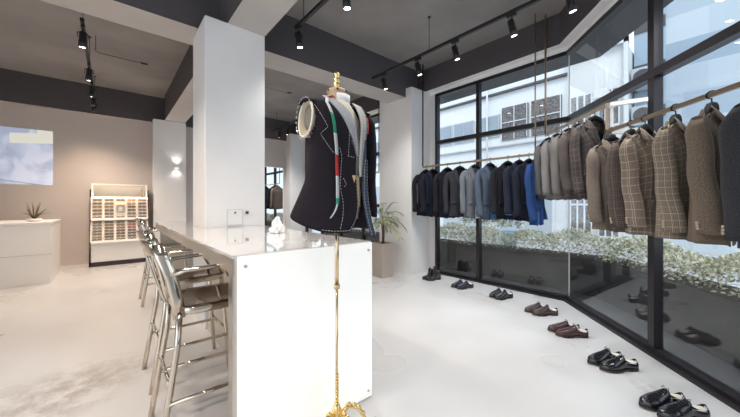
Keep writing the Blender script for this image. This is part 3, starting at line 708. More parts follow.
# ------------------------------------------------------------------ jackets
def shoulder_z(x, hw):                    # local x -> height of shoulder line (0 at neck)
    return -.40*max(0, abs(x)-.05) - .9*max(0, abs(x)-hw+.025)**1.3
def jacket(name_label, hook, rz, m, length=.76, hw=.215, thick=.062, seed=0, lining=None, hem=(0,0), buttons=True, vdrop=.34, group='jackets on the rails', patch=True, sleeve_m=None, bright_edge=None, button_m=None):
    g = random.Random(seed)
    t = thing('suit_jacket', name_label, 'jacket', (hook[0],hook[1],hook[2]), rz, group)
    NZ = -.104
    sw = g.uniform(-.015,.015); ph = g.uniform(0,6)
    li = lining or M['lining']
    N = 48; T = 22
    per = 2*(hw*2+.1)
    def body(u, v):
        th = 2*PI*u                      # 0 at front centre, .5 at back centre
        s_ = math.sin(th); c = math.cos(th)
        front = c > 0
        # top ring
        xt = hw*math.copysign(abs(s_)**.8, s_)
        zt = shoulder_z(xt, hw)
        if front:
            k = max(0, 1-abs(xt)/.075)
            zt -= vdrop*k**.8
        yt = -.012*c
        if front and abs(xt) < .09: yt = -.03-(thick*.9)*(1-abs(xt)/.09)
        # lower rings
        z = zt*(1-v) + (-length)*v
        w0 = hw*(.80-.09*math.sin(PI*min(1,max(0,(-z-.15)/.5))))*(1+.06*v)
        dpt = thick*(1+.25*v+.25*math.sin(PI*min(1,-z/.5)))
        sq = lambda q, e: math.copysign(abs(q)**e, q)
        xl = w0*sq(s_, .75); yl = -dpt*sq(c, .7)
        xl += .010*math.sin(5*th+ph)*v; yl += .010*math.sin(4*th+ph*2)*v
        e = min(1, v/.22); e = e*e*(3-2*e); e = max(e, min(1, v*6)*.55)
        x = xt*(1-e)+xl*e; y = yt*(1-e)+yl*e
        z += hem[0]*max(0,c)*v*v + sw*x*v - .02*v*max(0,c)**6
        return (x, y, NZ+z)
    mb = MB(); mb.grid(body, N, T, uvf=lambda u,v: (u*per, v*length), skip=lambda u,v: (min(u,1-u) < 0.012 and v > .62))
    mb.build('body', [m], t, solid=.006)
    # lining tube inside (dark) closes the view through the neck opening
    def lin(u, v):
        x,y,z = body(u, .12+.86*v); return (x*.93, y*.82, z)
    mb = MB(); mb.grid(lin, 24, 6, skip=lambda u,v: min(u,1-u) < .14 and v < .5); mb.build('lining', li, t)
    # collar: band round the back of the neck falling into the lapels
    def collar(u, v):
        a = PI*(u*2-1)*.62; x = .078*math.sin(a); y = .052*math.cos(a)-.01
        return (x*(1+.25*v), y*(1+.35*v)+(.0), NZ+.018-.050*v-.02*(1-math.cos(a)))
    mb = MB(); mb.grid(collar, 16, 4, uvf=lambda u,v:(u*.3,v*.05)); mb.build('collar', m, t, solid=.006)
    for s_ in (-1,1):
        # lapel
        pts = [(.070,-.02,-.005),(.050,-.08,-.09),(.030,-.105,-.20),(.006,-.112,-vdrop+.01)]
        wid = [.035,.085,.070,.0]
        def lap(u, v, s_=s_):
            q = u*3; i = min(2,int(q)); f = q-i
            p = Vector(pts[i])*(1-f)+Vector(pts[i+1])*f; w_ = wid[i]*(1-f)+wid[i+1]*f
            if .36 < u < .46: w_ *= .72
            sc = (thick/.062)**.6
            return (s_*(p.x+w_*v), p.y*sc*.86+.035*v*w_/.08-.010, NZ+p.z+.02*v)
        mb = MB(); mb.grid(lap, 15, 3, uvf=lambda u,v:(v*.08,u*.34)); mb.build('lapel', m, t, solid=.004)
        # sleeve
        fw = g.uniform(-.015,.03); lw_ = length*.86+g.uniform(-.02,.02)
        def sleeve(u, v, s_=s_, fw=fw, lw_=lw_):
            th = 2*PI*u; zz = lw_*v
            rx = (.040-.006*v)*(.45+.55*min(1,v/.08)); ry = (.049+.008*v)*(.50+.50*min(1,(v/.14))**.8)*min(1.05,(thick/.062)**.5)
            cx = hw-.026+.024*min(1,v/.15)+.018*v; cy = .030-.055*v*v-fw*v
            return (s_*(cx+rx*math.cos(th)+.004*math.sin(9*v+ph)), cy+ry*math.sin(th)+.005*math.sin(14*v+ph), NZ-.055-.016*math.cos(th)*(1-v)-zz)
        mb = MB(); mb.grid(sleeve, 20, 16, uvf=lambda u,v:(u*.30,v*.62)); so = mb.build('sleeve', sleeve_m or m, t, solid=.005)
        if buttons:
            bm_ = MB()
            for k in range(3):
                v = .90+.025*k; p = Vector(sleeve(.13, v)); bm_.tube([p, p+Vector((s_*.010,.003,0))],.008,8)
            bm_.build('cuff_buttons', button_m or M['black'], so)
        if bright_edge:
            e_ = MB(); e_.tube([Vector(sleeve(k/14,1.0)) for k in range(15)],.004,5,cap=False); e_.build('cuff_lining', bright_edge, so)
        # pocket flap follows the body
        u0 = .10 if s_ > 0 else .90
        def flap(u, v, s_=s_):
            uu = (.075+.10*u) if s_ > 0 else (1-.075-.10*u)
            x,y,z = body(uu, .66+.065*v); return (x*1.02, y-.009-.003*v, z)
        mb = MB(); mb.grid(flap, 6, 2, uvf=lambda u,v:(u*.14,v*.05)); mb.build('pocket_flap', m, t, solid=.004)
    mb = MB()
    for v in (.47,.60):
        p = Vector(body(.03, v)); mb.tube([p+Vector((0,-.004,0)), p+Vector((0,-.012,0))],.010,10)
    mb.build('front_buttons', M['black'], t)
    return t
def hanger(hook, rz, of, hw=.20):
    t = thing('clothes_hanger', 'black hanger holding the '+of, 'hanger', hook, rz, 'black hangers on the rails')
    mb = MB(); mb.tube([(-hw*.8,-.005,-.170),(-hw*.5,0,-.120),(-.045,.0,-.086),(0,0,-.070),(.045,0,-.086),(hw*.5,0,-.120),(hw*.8,-.005,-.170)],[.010,.015,.026,.030,.026,.015,.010],8,flat=(1,.9)); mb.build('shoulder_bar', M['hanger_black'], t)
    mb = MB(); r_ = .024
    pts = [(0,0,-.07),(0,0,-.035)]+[(0, r_*math.sin(a), r_*math.cos(a)*1.0-.0) for a in [PI - i*PI*1.45/10 for i in range(11)]]
    mb.tube(pts,.0036,6); mb.build('hook', M['hanger_black'], t)
    return t
def hang(lab, x, y, z, rz, m, **k):
    jacket(lab, (x,y,z-.0), rz, m, **k); hanger((x,y,z), rz, lab.split(',')[0])

blk = cloth('black_wool',(.012,.012,.018)); nav = cloth('navy_wool',(.014,.018,.038)); nav2 = cloth('dark_navy_wool',(.010,.013,.026))
chg = cloth('charcoal_wool',(.035,.035,.045)); blg = cloth('slate_blue_wool',(.085,.11,.16)); hb = cloth('grey_houndstooth',(.05,.055,.07),fine=.008,line=(.42,.45,.50))
blu = cloth('royal_blue_cloth',(.02,.06,.20)); gr1 = cloth('mid_grey_wool',(.12,.115,.12)); gr2 = cloth('pale_grey_wool',(.22,.21,.21),alt=(.30,.29,.285)); gr3 = cloth('stone_wool',(.18,.165,.155),alt=(.26,.24,.225))
tau = cloth('taupe_wool',(.095,.078,.072)); gpl = cloth('dark_taupe_check',(.075,.060,.058),check=True,line=(.20,.17,.16),cell=.045,lw=.06)
gle = cloth('brown_cream_check',(.13,.09,.065),fine=.010,line=(.38,.33,.29)); brn = cloth('brown_fine_check',(.065,.048,.040),fine=.014,line=(.16,.13,.11),check=True,cell=.042,lw=.06)
win1 = cloth('brown_windowpane',(.095,.065,.048),check=True,line=(.50,.41,.33),cell=.048,lw=.075,fine=.007)
win2 = cloth('tan_windowpane',(.110,.080,.056),check=True,line=(.46,.38,.30),cell=.034,lw=.085,fine=.007)
twd = cloth('tan_tweed',(.13,.092,.066),alt=(.32,.25,.19)); ccl = cloth('charcoal_flannel',(.028,.028,.032),alt=(.07,.07,.08))
ltb = plain('pale_blue_lining',(.45,.55,.66),.5); bll = plain('bright_blue_lining',(.06,.16,.42),.5)

rack1 = [(3.52,blk,'black wool jacket, first from the pier on the low rail',.215,None),
         (3.37,nav2,'dark navy jacket, second from the pier on the low rail',.205,None),
         (3.06,blk,'plain black jacket, third from the pier on the low rail',.21,None),
         (2.82,chg,'charcoal jacket with folded lapels, fourth from the pier on the low rail',.225,None),
         (2.55,hb,'grey houndstooth jacket, fifth from the pier on the low rail',.205,ltb),
         (2.30,blg,'slate blue-grey jacket, sixth from the pier on the low rail',.21,bll),
         (2.03,blk,'black jacket beside the slate blue one, seventh from the pier on the low rail',.215,None),
         (1.87,nav,'navy jacket with a bright blue edge, eighth from the pier on the low rail',.205,bll),
         (1.74,nav2,'dark navy jacket beside the blue one, ninth from the pier on the low rail',.20,bll)]
for i,(y,m,lab,hw,ln) in enumerate(rack1):
    hang(lab, RX, y, Z1, R([-26,-18,-22,-36,-26,-20,-30,-22,-20][i]), m, seed=i, hw=hw, lining=ln, thick=.050 if i<6 else .042, group='dark jackets on the low rail', bright_edge=bll if i==7 else None, length=.775+.01*(i%3))
hang('royal blue jacket hanging lowest behind the grey jackets, last on the low rail', RX, 1.70-.08+.03, Z1, R(2), blu, seed=20, hw=.21, thick=.036, length=.84, lining=bll, group='dark jackets on the low rail')

def on2(s): q = R2a + (R2b-R2a).normalized()*s; return q
import itertools
def ray_on(px, c):   # plan point on the rail line n.p=c (used once to lay the hooks out along the rail)
    s = (px-370)/303; d = Vector((.6494+.7604*s,.7604-.6494*s)); k = c/(NV.x*d.x+NV.y*d.y); return d*k
L2 = (R2b-R2a).length
rack2 = [(.10,gr1,'mid grey jacket, first from the window corner on the high rail',.19),
         (.33,gr2,'pale grey jacket, second from the window corner on the high rail',.195),
         (.60,gr3,'stone coloured jacket, third from the window corner on the high rail',.20),
         (.80,tau,'taupe brown jacket, fourth from the window corner on the high rail',.205),
         (1.10,gpl,'dark taupe checked jacket, largest on the high rail, nearest the camera there',.225)]
for i,(s,m,lab,hw) in enumerate(rack2):
    q = on2(s); hang(lab, q.x, q.y, Z2, R([-22,-24,-24,-26,-36][i]), m, seed=30+i, hw=hw*.86, thick=.052, length=.76, group='grey and brown jackets on the high rail')
D3 = (R3b-R2b).normalized()
HORN = plain('horn_buttons',(.42,.34,.26),.3)
rack3 = [(.06,gle,'brown and cream checked jacket with pale blue lining, first on the right rail',.20,-6,ltb),
         (.30,brn,'dark brown finely checked jacket, second on the right rail',.20,-6,None),
         (.45,win1,'brown jacket with cream windowpane check, third on the right rail',.215,-6,None),
         (.72,win2,'tan jacket with small windowpane check, fourth on the right rail',.215,-5,None),
         (.97,twd,'tan tweed jacket with horn cuff buttons, fifth on the right rail',.22,-6,None),
         (1.32,ccl,'charcoal flannel jacket at the right edge, last on the right rail',.225,-34,None)]
for i,(s,m,lab,hw,a,ln) in enumerate(rack3):
    q = R2b + D3*s; hang(lab, q.x, q.y, Z3, R([-34,-18,-16,-5,-7,-45][i]), m, seed=50+i, hw=hw*.84, button_m=HORN, thick=.070, length=.80, group='tweed jackets on the right rail', lining=ln)
for i,(y,m,lab) in enumerate(((7.45,blk,'black jacket on the back rail, seen in the wall mirror'),(7.72,gle,'tan checked jacket on the back rail, seen in the wall mirror'),(6.7,nav2,'dark navy jacket in the middle of the back rail'),(5.9,chg,'charcoal jacket on the back rail behind the mannequin'),(5.2,blk,'black jacket at the near end of the back rail'))):
    hang(lab, 4.35, y, Z1, R(-3), m, seed=70+i, group='jackets on the back rail')

# ------------------------------------------------------------------ shoes
def shoe(label, x, y, ang, col, boot=False, brogue=False, seed=0, group=''):
    t = thing('boot' if boot else 'dress_shoe', label, 'boot' if boot else 'shoe', (x,y,0), ang, group)
    L = .295
    def wid(s):                         # s 0 heel .. 1 toe
        return .5*(.062+.036*math.exp(-((s-.68)/.22)**2)+.006*math.exp(-((s-.1)/.12)**2))*min(1,(s/.035)**.5 if s<.035 else 1)*min(1,((1-s)/.13)**.55 if s>.87 else 1)
    def outline(sc, n=34):
        pts = []
        for i in range(n+1): s = i/n; pts.append((-L/2+L*s, wid(max(.002,min(.998,s)))*sc + .004*math.sin(PI*s)))
        for i in range(n,-1,-1): s = i/n; pts.append((-L/2+L*s, -wid(max(.002,min(.998,s)))*sc + .004*math.sin(PI*s)))
        return pts
    mb = MB(); mb.prism([(px*1.02,py) for px,py in outline(1.10)], .010, .018); mb.build('sole', plain('sole%d'%seed,(.045,.025,.02),.5), t)
    mb = MB(); hp = [(px,py) for px,py in outline(1.05) if px < -.062]; mb.prism(hp, 0, .018)
    hp = [(px,py) for px,py in outline(1.0) if px > -.01 and px < .10]; mb.prism(hp, 0.0, .010); mb.build('heel', M['black'], t)
    SH = .155 if boot else .052
    def height(s):
        if boot: return (.175 if s < .38 else .052+.123*max(0,1-(s-.38)/.16)**1.2) if s<.54 else .052-.018*(s-.54)/.46
        if s < .10: return .062-.1*s
        if s < .36: return .052+.036*((s-.10)/.26)**2
        if s < .42: return .088
        return .088-.046*((s-.42)/.40)**.8 if s < .82 else .042-.010*(s-.82)/.18
    lo_, hi_ = (.02,.36) if boot else (.03,.36)
    def up(u, v):
        s = .003+.994*u; a = PI*v; h = height(s); w = wid(s)*1.02
        ca, sa = math.cos(a), math.sin(a)
        if boot and s < .46: w_ = w*(1+.10*sa); ex = .55
        else: w_ = w; ex = .75
        if s > .93: h *= max(.35,((1-s)/.07)**.4)
        zz = h*abs(sa)**(.62)
        xx = -L/2+L*s
        if boot and s < .46: xx += .018*(zz/.175)*(1 - s/.46*.6)
        if not boot and s < .1: xx -= .004*math.sin(PI*min(1,zz/.06))
        w2 = w_*math.copysign(abs(ca)**ex, ca)
        return (xx, w2*(1-.25*(zz/.09 if not boot else 0)*(s<.4)), .018+zz)
    mb = MB(); mb.grid(up, 30, 18, skip=lambda u,v: lo_ < u < hi_ and .22 < v < .78); mb.build('upper', col, t, solid=.003)
    # padded insole / shoe tree seen through the opening
    def ins(u, v):
        s = .04+.33*u; w = wid(s)*.86; return (-L/2+L*s, (v*2-1)*w, (.150 if boot else .050)+.012*math.sin(PI*v)+(0 if boot else .016*u))
    mb = MB(); mb.grid(ins, 8, 6); mb.build('insole', plain('insole%d'%seed,(.80,.74,.63) if not boot else (.05,.04,.04),.7), t, solid=.004)
    if not boot:
        mb = MB()
        for k in range(4):
            s = .42+.055*k; h = height(s)+.020; mb.tube([(-L/2+L*s,-.016,h-.003),(-L/2+L*s+.004,0,h+.004),(-L/2+L*s,.016,h-.003)],.0022,5)
        mb.tube([(-L/2+L*.41,0,.112),(-L/2+L*.38,.018,.122),(-L/2+L*.42,.022,.108)],.002,5); mb.tube([(-L/2+L*.41,0,.112),(-L/2+L*.38,-.018,.122),(-L/2+L*.42,-.022,.108)],.002,5)
        mb.build('laces', M['black'], t)
    else:
        mb = MB(); 
        for sy in (-1,1): mb.bar((-.045,sy*.033,.08),(-.040,sy*.034,.16),.045,.004,up=(0,1,0))
        mb.build('elastic_gusset', M['black'], t)
        mb = MB(); mb.tube([(-.135,0,.17),(-.140,0,.20),(-.130,0,.20),(-.127,0,.17)],.004,5); mb.build('pull_tab', M['black'], t)
    return t
lb = M['blackgloss']; lbr = plain('dark_oxblood_leather',(.055,.018,.018),.15,coat=.5); ldb = plain('dark_brown_leather',(.06,.04,.035),.2,coat=.4); lnv = plain('black_navy_leather',(.015,.018,.03),.15,coat=.5)
# near shoe centre, direction of the toe
pairs = [((4.17,3.22),R(168),lb,True,'black ankle boot','farthest pair, beside the white pier'),
         ((4.13,2.59),R(164),lnv,False,'black lace-up shoe','second pair from the pier'),
         ((4.09,1.97),R(162),lb,False,'glossy black lace-up shoe','third pair from the pier'),
         ((3.86,1.37),R(141),ldb,False,'dark brown lace-up shoe','fourth pair from the pier'),
         ((3.44,.98),R(134),lbr,False,'dark oxblood lace-up shoe','fifth pair from the pier'),
         ((3.03,.545),R(143),lb,False,'black pale-lined brogue shoe','sixth pair from the pier'),
         ((2.645,.170),R(141),lb,False,'black derby shoe','nearest pair at the bottom right')]
for i,((x,y),a,col,bt,nm,where) in enumerate(pairs):
    d = Vector((math.cos(a),math.sin(a))); s_ = Vector((d.y,-d.x)) ; 
    if s_.y > 0: s_ = -s_      # s_ points to -y; the second shoe stands on the other side
    gap = .108
    shoe('%s, near one of the %s'%(nm,where), x, y, a, col, bt, seed=i*2, group='shoes lined up by the windows')
    q = Vector((x,y)) - s_*gap + d*[.01,.02,.0,.035,.02,.02,.02][i]
    shoe('%s, far one of the %s'%(nm,where), q.x, q.y, a+R([4,-3,3,3,-2,4,3][i]), col, bt, seed=i*2+1, group='shoes lined up by the windows')

# ------------------------------------------------------------------ potted palm
t = thing('potted_palm', 'slender palm in a tall taupe square planter in front of the white pier', 'plant', (3.70,3.98,0))
pt = MB(); a, b, h = .125, .15, .60
def sq(r_, z): return [(-r_,-r_,z),(r_,-r_,z),(r_,r_,z),(-r_,r_,z)]
vs = sq(a,0)+sq(b,h)+sq(b-.015,h)+sq(b-.02,h-.06)
fs = [(3,2,1,0)]
for L_ in range(3):
    for i in range(4): fs.append((L_*4+i, L_*4+(i+1)%4, L_*4+4+(i+1)%4, L_*4+4+i))
fs.append((12,13,14,15)); pt.add(vs, fs); pt.build('planter_box', M['pot'], t)
mb = MB(); mb.box((-b+.022,-b+.022,h-.062),(b-.022,b-.022,h-.035)); mb.build('soil', M['soil'], t)
mb = MB(); mb.tube([(0,0,h-.05),(.01,.01,.75),(-.02,0,.95)],[.022,.016,.012],8); mb.tube([(.03,.02,h-.05),(.06,.03,.8),(.05,.06,1.05)],[.016,.013,.010],8); mb.build('trunk', M['stem'], t)
g2 = random.Random(11)
for k in range(22):
    az = k*2.399+.4; L_ = g2.uniform(.42,.62); base = Vector((-.02,0,.93)) if k%2 else Vector((.05,.06,1.03))
    up_ = g2.uniform(.25,1.15)
    pts = []
    for i in range(9):
        s = i/8; r_ = L_*s*math.cos(up_)*(1-.1*s); z = L_*s*math.sin(up_)-.42*L_*s*s*(1.5-.4*up_)
        q = base+Vector((r_*math.cos(az), r_*math.sin(az), z))
        if q.x+3.70 > 4.05: q.x = 4.05-3.70
        pts.append(q)
    mb = MB(); mb.tube(pts,[.005]*8+[.001],5)
    for i4 in range(4,17):
        i = i4//2; p = pts[i] if i4%2==0 else (pts[i]+pts[min(8,i+1)])/2; d = (pts[i]-pts[i-1]).normalized(); sd = d.cross(Vector((0,0,1))).normalized()
        for sgn in (-1,1):
            l_ = .15*(1-.5*abs(i/8-.45)); e = p + d*l_*.75 + sd*sgn*l_*.6 + Vector((0,0,-.05)); n_ = (e-p).normalized().cross(Vector((0,0,1))).normalized()*.008
            m_ = (p+e)/2+Vector((0,0,.012)); mb.add([p, m_+n_, e, m_-n_],[(0,1,2,3)])
    mb.build('frond', M['leaf'], t)

# ------------------------------------------------------------------ dress form with the basted jacket
DFX, DFY = .97, 1.425
df = thing('dress_form', 'cream tailor dress form on a slim brass pole with a gold finial', 'dress form', (DFX,DFY,0))
def torso(u, v):
    a = 2*PI*u; z = 1.22+.66*v
    w = .135+.035*math.sin(PI*min(1,v*1.15))**1 + .02*(v>.4)*math.sin(PI*(v-.4)/.6)
    if v > .80: k = (v-.80)/.20; w = w*(1-k**1.6)+.062*k**1.6
    d_ = w*.62 if v < .8 else w*(.62+.38*(v-.8)/.2)
    return (w*math.cos(a), d_*math.sin(a), z)
mb = MB(); mb.grid(torso, 28, 22); tb = mb.build('torso', M['cream'], df)
mb = MB(); mb.lathe([(.060,1.870),(.054,1.89),(.052,1.925),(.056,1.93),(.056,1.945),(.02,1.947)],20); mb.build('neck', M['wood'], df)
for k in (0,1,2,3,4,5):
    mb = MB(); a = k*PI/3; mb.lathe([(.005,-.006),(.006,.004),(.0,.006)],8,(.056*math.cos(a),.056*math.sin(a),1.937)); mb.build('stud', M['black'], df)
mb = MB(); mb.lathe([(.026,1.947),(.014,1.958),(.022,1.966),(.025,1.976),(.014,1.986),(.020,1.996),(.022,2.004),(.013,2.014),(.018,2.022),(.021,2.032),(.016,2.044),(.004,2.050)],14); mb.build('finial', M['gold'], df)
mb = MB(); mb.lathe([(.0125,.83),(.0125,1.24)],14); mb.build('upper_pole', M['brass'], df)
mb = MB(); mb.lathe([(.008,.16),(.008,.83)],12); mb.build('lower_pole', M['brass'], df)
mb = MB(); mb.lathe([(.010,.828),(.018,.826),(.018,.850),(.013,.852)],12); mb.build('pole_collar', M['brass'], df)
mb = MB(); 
for k in range(9): mb.lathe([(.009,.0),(.0125,.006),(.009,.012)],12,(0,0,.19+k*.018))
mb.build('beaded_stem', M['gold'], df)
mb = MB(); mb.lathe([(.010,.05),(.028,.08),(.034,.11),(.024,.15),(.012,.185)],16); mb.build('hub', M['gold'], df)
for a in (R(-20),R(200),R(-90)):
    c_, s_ = math.cos(a), math.sin(a)
    mb = MB(); mb.tube([(c_*r_, s_*r_, z) for r_,z in ((.02,.11),(.07,.15),(.13,.12),(.17,.05),(.20,.015),(.23,.02),(.235,.04))],[.014,.014,.012,.010,.012,.012,.006],8)
    for r_,z in ((.07,.155),(.10,.145),(.13,.125),(.155,.085)): mb.lathe([(.002,-.006),(.018,.0),(.010,.012),(.002,.018)],8,(c_*r_,s_*r_,z))
    mb.build('leg', M['gold'], df)
mb = MB()
mb.grid(lambda u,v: ((.064+.002)*math.sin((u-.5)*1.5)+.012, -.064*math.cos((u-.5)*1.5), 1.865+.05*v), 10, 2); mb.build('neck_label', plain('paper_label',(.86,.86,.85),.7), df, solid=.002)

nv = cloth('basted_navy_wool',(.015,.011,.017)); M['canvas'] = cloth('pale_grey_canvas',(.48,.48,.50),alt=(.62,.62,.64),fine=.006,line=(.36,.36,.38))
dn = cloth('blue_striped_facing',(.030,.042,.075),fine=.008,line=(.10,.13,.19))
bj = thing('basted_jacket', 'unfinished navy jacket with one sleeve and white basting stitches on the dress form', 'jacket', (DFX,DFY,0))
ZN = 1.885
def bz(x):                                        # shoulder line height
    return ZN - .09*max(0,abs(x)-.06) - .02
# front panel shape: param by u around from wearer's right front edge (u=0), side, back to left side, left front edge (u=1)
def ring(z, ang):
    """surface of the coat at height z and angle (0 = front, positive = wearer's left = +x)"""
    v = (1.86-z)/.72                              # 0 shoulder .. 1 hem
    w = .205-.030*math.sin(PI*min(1,max(0,v)))+.015*max(0,v-.45)
    d_ = .135-.02*math.sin(PI*min(1,max(0,v)))+.05*max(0,v-.5)
    s_, c = math.sin(ang), math.cos(ang)
    x = w*math.copysign(abs(s_)**.85,s_); y = -d_*math.copysign(abs(c)**.85,c)
    if v < .22:
        k = 1-(v/.22); y *= (1-.60*k*k)
    x += .006*math.sin(3*ang+5*v); return x, y
def edge(z, side):
    """front edge angle: overlapped below the button, opening above; the other front hangs open"""
    v = (1.86-z)/.72
    if side < 0:
        a = .24
        if v < .42: a = .24-(.42-v)/.42*.62
        if v > .75: a = .24-((v-.75)/.25)**1.6*.35
        return a
    a = .62
    if v < .42: a = .62-(.42-v)/.42*.20
    return a
def zline(x, front, z):   # shoulder clip
    return min(z, bz(x))
def panel(side):
    def f(u, v):
        zb = 1.155; z0 = 1.86 - (1.86-zb)*v
        a0 = edge(z0, side); a1 = PI*(-.0 + 1)*side
        if side < 0: ang = a0 + (-PI-a0)*u
        else: ang = a0 + (PI-a0)*u
        x, y = ring(z0, ang)
        z = z0
        # top ring climbs to the shoulder line
        k = max(0, 1-v/.18); z += k*(bz(x)-1.86)
        if k > 0 and abs(x) < .07 and math.cos(ang) < 0: z += 0
        # vent tail flicks out on the wearer's right
        if side < 0:
            tl = max(0,(v-.62)/.38)*math.exp(-((abs(ang)-1.75)/.55)**2); x -= .050*tl
            z += .105*max(0,(v-.6)/.4)*math.exp(-((abs(ang)-2.3)/.95)**2)
        return (x, y, z)
    return f
pr = panel(-1); pl_ = panel(1)
def arm_hole(u, v, side):                        # removes the faces inside the arm hole
    x,y,z = (pr if side < 0 else pl_)(u, v)
    if abs(x) < .155: return False
    return ((z-1.745)/.095)**2 + ((y-.0)/.068)**2 < 1
mb = MB(); mb.grid(pr, 60, 44, uvf=lambda u,v:(u*.6,v*.75), skip=lambda u,v: arm_hole(u,v,-1)); b1o = mb.build('right_panel', nv, bj, solid=.006)
mb = MB(); mb.grid(pl_, 50, 40, uvf=lambda u,v:(u*.6,v*.75), skip=lambda u,v: arm_hole(u,v,1)); mb.build('left_panel', nv, bj, solid=.006)
# shoulder caps joining front and back
for s_ in (-1,1):
    def cap(u, v, s_=s_):
        x = s_*(.058+.150*u); k = math.sin(PI*v); d_ = .056*(1-.15*u)
        return (x, -d_*math.cos(PI*v)*1.02, bz(x)-.012+.016*k-.006)
    mb = MB(); mb.grid(cap, 10, 10, uvf=lambda u,v:(u*.15,v*.12)); mb.build('shoulder', nv, bj, solid=.006)
# pale canvas arm hole edge with padding on the wearer's right
mb = MB()
rg = []
for i in range(25):
    a = 2*PI*i/24; rg.append((-.196+.008*math.cos(a), .072*math.sin(a), 1.752+.096*math.cos(a)))
mb.tube(rg,.006,8,cap=False); mb.build('armhole_edge', M['cream'], bj)
mb = MB(); mb.grid(lambda u,v: (-.196+.045*v, .068*(1-.25*v)*math.sin(2*PI*u), 1.752+.090*(1-.25*v)*math.cos(2*PI*u)), 24, 4); mb.build('armhole_facing', cloth('ivory_padding',(.66,.56,.42),alt=(.78,.69,.55)), bj, solid=.004)
mb = MB(); mb.grid(lambda u,v: (-.170-.006*math.sin(PI*v), .066*v*math.sin(2*PI*u), 1.768+.074*v*math.cos(2*PI*u)), 20, 4); mb.build('shoulder_pad', cloth('grey_wadding',(.20,.18,.16),alt=(.34,.31,.27)), bj, solid=.004)
# sleeve on the wearer's left
def slv(u, v):
    a = 2*PI*u; zz = .60*v; rx = .048-.012*v; ry = .070-.016*v
    cx = .205+.020*min(1,v/.2)-.015*v; cy = -.0-.035*v*v
    k = .55+.45*min(1,v/.08)
    return (cx+rx*k*math.cos(a), cy+ry*k*math.sin(a)+.004*math.sin(12*v), 1.835-.01*math.cos(a)-zz)
mb = MB(); mb.grid(slv, 24, 24, uvf=lambda u,v:(u*.35,v*.6)); mb.build('sleeve', nv, bj, solid=.005)
# raw canvas lapel facing: pale strip from neck to button on both fronts
def strip(side, o, wfun, z1, z2, aoff=0):
    def f(u, v):
        z = z1+(z2-z1)*u; a = edge(z, side)+aoff; w_ = wfun(u)
        if side < 0: ang = a + w_*v
        else: ang = a - w_*(1-v)*1.0
        x,y = ring(z, ang); k = max(0,1-(1.86-z)/.13); n_ = Vector((x,y,0)).normalized()*o
        xx, yy = x+n_.x, y+n_.y
        return (xx*(1-.0*k), yy, z + k*(bz(xx)-1.86))
    return f
mb = MB(); mb.grid(strip(-1,.008,lambda u:.30*(1-u)**.8+.03,1.885,1.565), 20, 5, uvf=lambda u,v:(v*.1,u*.35)); mb.build('canvas_lapel', M['canvas'], bj, solid=.004)
# left front: grey canvas then dark striped facing hanging down open
def lf(u, v):
    z = 1.875-.42*u; a = .24+.06*u+(.34-.14*u)*v; x,y = ring(z, a); n_ = Vector((x,y,0)).normalized()*(.012); k = max(0,1-(1.86-z)/.13)
    return (x+n_.x, y+n_.y-.0, z+k*(bz(x)-1.86))
mb = MB(); mb.grid(lf, 20, 6, uvf=lambda u,v:(v*.12,u*.42)); mb.build('canvas_chest', cloth('ivory_canvas',(.60,.58,.54),alt=(.74,.72,.69)), bj, solid=.004)
def lf2(u, v):
    z = 1.66-.54*u; wv = .05+.26*min(1,u*2.2)*(1-.25*u); a = .50+wv*(v-.4); x,y = ring(z, a); n_ = Vector((x,y,0)).normalized()*(.018+.006*math.sin(7*u))
    return (x+n_.x, y+n_.y, z)
mb = MB(); mb.grid(lf2, 20, 5, uvf=lambda u,v:(v*.12,u*.5)); mb.build('striped_facing', dn, bj, solid=.004)
# collar band
mb = MB(); mb.grid(lambda u,v: ((.066+.012*v)*math.sin(PI*(u*2-1)*.72), (.064+.014*v)*math.cos(PI*(u*2-1)*.72)+.004, ZN+.022-.055*v-.012*(1-math.cos(PI*(u*2-1)*.72))), 20, 4, uvf=lambda u,v:(u*.4,v*.05)); mb.build('collar', nv, bj, solid=.006)
# red strip on the left chest
mb = MB()
for k in range(1): mb.grid(lambda u,v: tuple(Vector((*ring(1.80-.10*u, .66+.10*v),0))*1.085+Vector((0,0,1.80-.10*u))), 6, 2)
mb.build('red_basting_strip', plain('red_strip',(.65,.05,.04),.7), bj, solid=.003)
# tan raw hem seen between the open fronts
mb = MB(); mb.grid(lambda u,v: (.015+.05*v+.01*u, -.118-.004*math.sin(6*v), 1.46-.17*u), 8, 4); mb.build('tan_interlining', plain('tan_interlining',(.62,.45,.26),.8), bj, solid=.004)
# basting stitches: many short white threads
def stitches(mb, f, pts, r_=.0008, L_=.010, gap=.5, o=.006):
    q = [Vector(p) for p in pts]; tot = 0
    seg = []
    n = 220
    path = []
    for i in range(n+1):
        s = i/n*(len(q)-1); k = min(len(q)-2,int(s)); t_ = s-k; uv = q[k]*(1-t_)+q[k+1]*t_
        p = Vector(f(uv.x, uv.y)); nn = Vector((p.x,p.y,0)).normalized()*o; path.append(p+nn)
    acc = 0; start = 0; on = True
    for i in range(1,n+1):
        acc += (path[i]-path[i-1]).length
        lim = L_ if on else L_*gap
        if acc > lim:
            if on: mb.tube([path[start], path[i]], r_, 4)
            on = not on; acc = 0; start = i
mb = MB()
def ua(ang, z):   # angle -> u on the right panel
    a0 = edge(z,-1); return (ang-a0)/(-PI-a0)
def vz(z): return (1.86-z)/.705
def P_(ang, z): return (ua(ang,z), vz(z))
stitches(mb, pr, [(.012,.30),(.012,.5),(.012,.75),(.012,.99)])              # front edge
stitches(mb, pr, [(.012,.985),(.15,.985),(.28,.985)])                       # hem
stitches(mb, pr, [P_(-.95,1.82),P_(-.62,1.70),P_(-.88,1.665),P_(-.45,1.56)])   # peak lapel mark
stitches(mb, pr, [P_(-.05,1.56),P_(.18,1.555)])
stitches(mb, pr, [P_(-.05,1.78),P_(-.05,1.56)])
